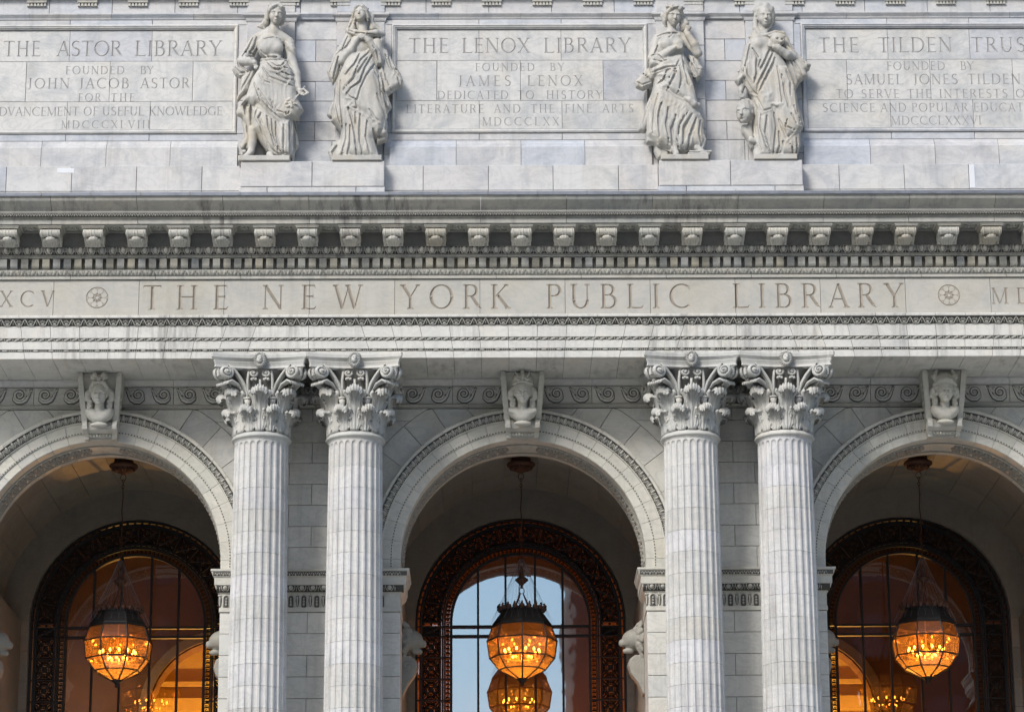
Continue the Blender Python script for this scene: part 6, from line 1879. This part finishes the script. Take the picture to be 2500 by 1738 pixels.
F.folds([[(230, 330), (180, 440), (110, 520)], [(270, 350), (230, 420), (170, 480)], [(110, 520), (80, 620), (60, 680)], [(140, 530), (110, 640), (90, 740)], [(610, 440), (640, 560), (690, 660), (770, 720)], [(600, 520), (650, 640), (720, 720), (740, 820)], [(580, 640), (610, 760), (660, 880)], [(560, 700), (590, 860), (650, 1000)], [(240, 240), (250, 290), (330, 320), (430, 330), (560, 330)], [(500, 200), (560, 260), (600, 310)], [(480, 430), (520, 500), (540, 590)], [(520, 430), (560, 500), (575, 590)], [(300, 90), (275, 180), (240, 260)]], 11, 9, 15)
F.done(785, 0, 'statue of a hooded woman looking upward with hands crossed on her breast', (110, 590))

# 3: woman with a hand raised to her hair, books at her feet
F = Figure(420, 1490)
F.sh([(250, 480), (520, 470), (590, 640), (620, 850), (680, 1100), (700, 1200), (720, 1310), (690, 1400), (600, 1400), (520, 1430), (420, 1440), (370, 1450), (350, 1390), (240, 1370), (130, 1270), (130, 1250), (160, 1000), (210, 780), (200, 640)], 0, 118, 105)
F.sh([(260, 800), (440, 900), (560, 960), (600, 1050), (640, 1230), (600, 1380), (510, 1420), (450, 1430), (370, 1400), (240, 1330), (180, 1240), (180, 1050), (220, 850)], 35, 100, 90, 12)
F.el(395, 420, 20, 135, 95, 125).el(345, 390, 95, 55, 40, 52, 20).el(470, 380, 90, 52, 40, 50, 20).ch([(410, 190, 25, 38), (400, 280, 18, 48)], 18).ch([(270, 330, 0, 48), (400, 290, 10, 55), (520, 320, 0, 46)], 20)
T = head(F.S, F.P(432, 112, 58), 205 * KV, yaw=.12, nod=.22, tilt=.08, hair='wreath')
F.ch([(350, 80, 20, 26), (320, 110, 15, 24), (340, 170, 10, 22), (350, 210, 5, 14)], 8).ch([(530, 120, 30, 28), (545, 190, 30, 34), (520, 240, 30, 26)], 8).ch([(500, 150, 40, 20), (505, 220, 40, 22)], 6)
# raised arm
F.ch([(530, 340, 5, 48), (600, 420, 30, 46), (655, 475, 55, 44), (620, 390, 85, 40), (560, 300, 95, 30), (540, 275, 95, 24)], 12).hand(548, 250, 95, 30, -40, L=32)
F.ch([(570, 260, 90, 10), (590, 225, 85, 9), (575, 205, 80, 8)], 3)
# arm across the waist
F.ch([(255, 360, 0, 52), (215, 520, 20, 52), (300, 510, 75, 46), (380, 450, 110, 34), (430, 425, 122, 26)], 12).hand(462, 425, 130, 40, -14, L=30, curl=14)
F.sh([(200, 500), (260, 465), (320, 550), (370, 560), (300, 590), (240, 610), (180, 600), (170, 560)], 50, 60, 34)
F.sh([(560, 480), (680, 520), (690, 590), (716, 620), (690, 700), (640, 745), (600, 690), (570, 600)], -20, 60, 40)
F.sh([(170, 610), (120, 650), (80, 690), (30, 750), (40, 800), (110, 830), (200, 790), (240, 720), (220, 640)], -10, 56, 36)
# rolled girdle
F.ch([(205, 700, 50, 40), (230, 650, 80, 40), (300, 620, 100, 32), (400, 610, 112, 26), (480, 620, 105, 24)], 12)
F.sh([(230, 680), (470, 600), (540, 640), (600, 760), (625, 870), (640, 960), (590, 1010), (540, 950), (440, 900), (330, 840), (270, 815), (300, 740)], 62, 86, 60, 10)
F.ch([(520, 910, 120, 20), (560, 930, 130, 26), (600, 970, 115, 34), (640, 980, 90, 28), (620, 1010, 80, 24)], 8).ch([(610, 1040, 70, 26), (650, 1080, 60, 24), (680, 1140, 40, 22), (690, 1190, 20, 16)], 8)
F.sh([(210, 820), (150, 960), (110, 1080), (60, 1180), (55, 1220), (120, 1240), (150, 1190), (200, 1050), (240, 900)], -10, 56, 34)
F.sh([(130, 1250), (240, 1270), (250, 1360), (130, 1340)], -5, 62, 26)
F.sh([(210, 1360), (330, 1390), (370, 1440), (340, 1500), (240, 1490), (210, 1420)], -40, 62, 34)
F.ch([(400, 1400, 90, 36), (420, 1440, 105, 28), (400, 1470, 120, 20), (360, 1490, 125, 12)], 8)
for i in range(4): F.ch([(385 + 9 * i, 1470, 125, 8), (362 + 14 * i, 1490, 132, 6)], 2)
F.ch([(620, 1390, 60, 36), (670, 1420, 85, 26), (720, 1450, 105, 14)], 8)
# books
F.S.box(*[v for p in ((F.P(545, 0)[0], F.P(765, 0)[0]),) for v in p], -.20, .18, .055, .10, 0); F.S.box(F.P(530, 0)[0], F.P(745, 0)[0], -.22, .18, .0, .048, 0)
F.front()
F.folds([[(480, 500), (500, 640), (540, 800), (620, 900)], [(450, 540), (380, 680), (300, 740)], [(460, 600), (470, 720), (430, 860)], [(500, 560), (560, 680), (620, 720)], [(420, 640), (360, 760), (330, 830)], [(330, 640), (300, 720), (250, 760)], [(520, 500), (590, 640), (640, 700)], [(540, 660), (590, 780), (610, 860)]], 13, 10, 17)
F.fo([(270, 815), (320, 825), (380, 860), (420, 890), (520, 930)], 13, 5)
F.folds([[(230, 860), (180, 1020), (170, 1240)], [(270, 900), (230, 1080), (240, 1280)], [(330, 980), (300, 1150), (330, 1350)], [(400, 1060), (350, 1200), (370, 1380)], [(520, 1020), (440, 1150), (400, 1300), (420, 1400)], [(560, 1050), (480, 1180), (460, 1350)], [(600, 1100), (540, 1250), (500, 1400)], [(640, 1120), (620, 1250), (650, 1370)], [(680, 1240), (700, 1310), (670, 1390)]], 15, 12, 24)
F.fo([(130, 1260), (240, 1275), (250, 1350), (360, 1390), (380, 1440), (450, 1430), (520, 1410), (640, 1370)], 13, 6)
F.folds([[(40, 770), (100, 790), (190, 760)], [(80, 690), (130, 710), (200, 670)], [(210, 680), (260, 650), (350, 625), (460, 620)], [(190, 520), (250, 500), (310, 560)], [(210, 560), (280, 580), (350, 560)], [(600, 540), (640, 640), (700, 650)], [(580, 580), (620, 690), (660, 720)], [(180, 900), (130, 1040), (90, 1150)], [(270, 330), (330, 310), (410, 295), (470, 300)], [(250, 400), (220, 470), (190, 500)], [(350, 330), (380, 350), (420, 300)]], 11, 9, 15)
F.done(1550, 0, 'statue of a woman with one hand raised to her wreathed hair, books under her foot', (270, 730))

# 4: veiled woman holding a mask in each hand
F = Figure(350, 1495)
F.sh([(230, 440), (480, 440), (560, 590), (640, 800), (650, 1000), (680, 1180), (670, 1350), (640, 1450), (590, 1490), (240, 1500), (200, 1480), (215, 1300), (215, 1150), (230, 1000), (200, 880), (190, 700)], 0, 112, 100)
F.sh([(250, 880), (420, 840), (420, 1100), (420, 1250), (380, 1490), (300, 1495), (230, 1480), (230, 1200)], 38, 92, 60, 12)
F.el(345, 430, 15, 140, 92, 140).el(285, 390, 85, 58, 42, 56, 20).el(420, 400, 80, 55, 40, 52, 20).ch([(340, 200, 25, 42), (335, 290, 18, 52)], 18)
T = head(F.S, F.P(352, 128, 52), 210 * KV, yaw=.10, nod=.10, tilt=.0, hair=None)
# veil round the head
F.ch([(280, 110, 55, 20), (300, 60, 70, 26), (360, 40, 80, 28), (410, 65, 72, 24), (430, 120, 50, 20), (425, 180, 40, 20), (390, 240, 45, 22), (360, 270, 50, 22)], 8)
F.ch([(272, 110, 30, 24), (262, 180, 15, 26), (262, 240, 25, 28), (300, 290, 50, 28), (350, 290, 60, 24)], 10)
F.ch([(270, 70, 20, 34), (310, 25, 25, 36), (370, 20, 25, 36), (420, 50, 20, 30), (440, 110, 5, 26), (430, 190, 0, 26)], 16).el(350, 90, -10, 88, 70, 88, 20)
# mantle
F.sh([(240, 250), (200, 330), (150, 400), (110, 560), (90, 660), (40, 740), (75, 790), (130, 750), (180, 860), (240, 900), (280, 800), (380, 640), (420, 480), (400, 330), (330, 300)], 22, 84, 60, 12)
F.sh([(500, 280), (540, 300), (580, 400), (660, 470), (720, 530), (800, 590), (780, 640), (750, 650), (765, 710), (690, 750), (660, 800), (630, 840), (590, 700), (540, 560), (500, 420)], -20, 66, 46)
F.ch([(205, 325, 60, 20), (280, 322, 85, 20), (370, 305, 90, 20), (450, 280, 70, 20), (530, 290, 40, 22), (570, 350, 20, 22)], 10)
# arm with the comic mask
F.ch([(530, 350, 0, 50), (625, 520, 20, 48), (560, 500, 75, 44), (470, 440, 112, 36), (430, 425, 125, 28)], 12).hand(412, 405, 132, -44, -18, L=30, curl=12)
F.el(465, 355, 95, 74, 46, 66, 6).el(500, 375, 125, 18, 20, 14, 4)
F.S.ell(F.P(465, 345, 135), (.026, .03, .016), .01, None, True); F.S.ell(F.P(510, 350, 125), (.022, .03, .016), .01, None, True)
for i in range(9): F.el(395 + 17 * i, 320 - 22 * math.sin(i * .39), 110, 17, 16, 15, 4)
# lowered arm with the tragic mask
F.ch([(120, 700, 10, 46), (110, 800, 20, 34), (100, 850, 30, 28)], 10).hand(98, 880, 45, 6, 40, L=30, curl=10)
T = head(F.S, F.P(128, 1055, 50), 235 * KV, yaw=-.50, nod=.0, tilt=-.10, hair=None)
for i in range(20):
    a = R(-15 + 13 * i); F.el(150 + 82 * math.cos(a) * 1.0, 1050 - 112 * math.sin(a), 22, 22, 24, 20, 5)
for i in range(7): F.el(205 - 4 * i, 1010 + 24 * i, 35, 20, 22, 18, 5)
F.S.ell(F.P(88, 1112, 112), (.032, .05, .026), .01, None, True)
F.sh([(100, 1170), (200, 1160), (220, 1290), (230, 1400), (180, 1400), (150, 1320), (100, 1250)], -10, 62, 34)
F.ch([(185, 1320, 55, 32), (215, 1330, 60, 26)], 8)
# hanging point of cloth and folds at right
F.sh([(430, 600), (560, 600), (620, 760), (650, 960), (690, 1200), (620, 1260), (520, 1335), (440, 1200), (430, 1130), (420, 1000)], 52, 88, 66, 10)
F.ch([(400, 970, 110, 16), (450, 985, 130, 18), (485, 975, 125, 18), (460, 1010, 120, 16)], 8).ch([(470, 1045, 110, 18), (530, 1060, 110, 18), (500, 1110, 100, 16)], 8)
F.sh([(640, 940), (690, 1060), (720, 1180), (680, 1200), (640, 1120)], -30, 50, 30)
F.ch([(240, 1440, 70, 44), (240, 1490, 110, 24)], 10).ch([(470, 1470, 90, 34), (500, 1490, 115, 20)], 8)
for u in (210, 235, 260): F.el(u, 1500, 122, 13, 16, 9, 3)
for u in (480, 500, 520): F.el(u, 1494, 124, 11, 14, 9, 3)
F.front()
F.folds([[(400, 480), (330, 620), (240, 780), (235, 860)], [(370, 440), (300, 580), (210, 720)], [(400, 560), (340, 700), (260, 840)], [(280, 540), (240, 640), (210, 760)], [(180, 400), (150, 520), (110, 660)], [(200, 440), (240, 520), (230, 640)], [(140, 560), (150, 700), (200, 800)], [(420, 520), (380, 640), (330, 720)], [(90, 660), (130, 740), (200, 870), (250, 900)]], 14, 11, 18)
F.folds([[(560, 420), (620, 480), (700, 560), (760, 640)], [(610, 560), (660, 640), (690, 740)], [(580, 540), (620, 660), (650, 780)], [(660, 480), (720, 560), (790, 590)]], 12, 10, 16)
F.folds([[(440, 620), (460, 780), (470, 960)], [(500, 620), (560, 760), (560, 900)], [(540, 620), (600, 800), (620, 980), (640, 1140)], [(480, 700), (500, 880), (540, 1030)], [(440, 1130), (480, 1220), (520, 1320)], [(520, 1120), (500, 1200), (600, 1240)], [(560, 1080), (600, 1160), (660, 1190)], [(590, 1000), (620, 1100), (670, 1160)]], 13, 10, 17)
F.fo([(430, 1140), (445, 1210), (520, 1335), (600, 1260), (690, 1200)], 12, 6)
F.folds([[(260, 1070), (250, 1200), (300, 1380), (340, 1480)], [(320, 1080), (300, 1240), (340, 1400)], [(390, 1060), (400, 1200), (380, 1400), (370, 1480)], [(220, 1180), (230, 1300), (270, 1420)], [(430, 1240), (440, 1360), (400, 1480)], [(470, 1330), (460, 1420), (420, 1480)], [(540, 1360), (560, 1420), (540, 1490)], [(600, 1300), (600, 1400), (580, 1490)], [(640, 1250), (640, 1370), (610, 1460)], [(230, 920), (260, 1000), (300, 1060), (380, 1040)]], 14, 12, 20)
F.fo([(245, 1050), (300, 1065), (350, 1040)], 10, 5)
F.done(1795, 0, 'statue of a veiled woman clutching a mask and lowering a tragic head mask', (200, 620))
# ------------------------------------------------------------------ ground and the city behind the camera
M['asphalt'] = plain('asphalt', (.055, .055, .058), .9, var=.3, scale=3)
M['paving'] = plain('granite_paving', (.42, .41, .39), .8, var=.2, scale=2)
M['brick_far'] = plain('dark_brown_brick', (.10, .065, .05), .8, var=.3, scale=1)
M['far_stone'] = plain('grey_limestone', (.26, .25, .24), .8, var=.2, scale=.5)
M['far_glass'] = plain('dark_office_glass', (.03, .035, .045), .15, var=.2)
gr = obj('ground', mesh('ground', [(-900, -900, -.14), (900, -900, -.14), (900, 900, -.14), (-900, 900, -.14)], [(0, 1, 2, 3)]), M['asphalt']); gr['kind'] = 'structure'
pv = obj('plaza_paving', MB().box(-60, 60, -34, 30, -.13, .02).mesh('plaza'), M['paving']); pv['kind'] = 'structure'
sw = obj('far_pavement', MB().box(-60, 60, -70, -50, -.13, .015).mesh('pavement'), M['paving']); sw['kind'] = 'structure'
te = MB()
for i in range(15): te.box(-40, 40, -11.5 + i * .40, 6.8, .02 + i * .30, .02 + (i + 1) * .30 - .0)
te = obj('terrace_steps', te.mesh('steps'), M['arch']); te['kind'] = 'structure'
def tower(x0, x1, y, d, h, mat, label):
    t = empty('office_building', ((x0 + x1) / 2, y - d / 2, 0)); tag(t, label, 'building')
    obj('wall', MB().box(-(x1 - x0) / 2, (x1 - x0) / 2, -d / 2, d / 2, 0, h).mesh('tower'), mat, t)
    w = MB(); nx = int((x1 - x0) / 3.2)
    for i in range(nx):
        for k in range(int(h / 4) - 1):
            x = -(x1 - x0) / 2 + 1.6 + i * 3.2; w.box(x - .9, x + .9, d / 2 - .02, d / 2 + .06, 3 + k * 4, 5.3 + k * 4)
    o = obj('window', w.mesh('windows'), M['far_glass'], t); o['kind'] = 'stuff'
    obj('cornice', MB().box(-(x1 - x0) / 2 - .5, (x1 - x0) / 2 + .5, -d / 2 - .5, d / 2 + .5, h, h + 1.2).mesh('top'), mat, t)
tower(-60, -10.5, -74, 25, 46, M['brick_far'], 'dark brown brick office block across the avenue, left of the side street')
tower(3.4, 55, -74, 25, 52, M['brick_far'], 'tall brown brick office block across the avenue, right of the side street')
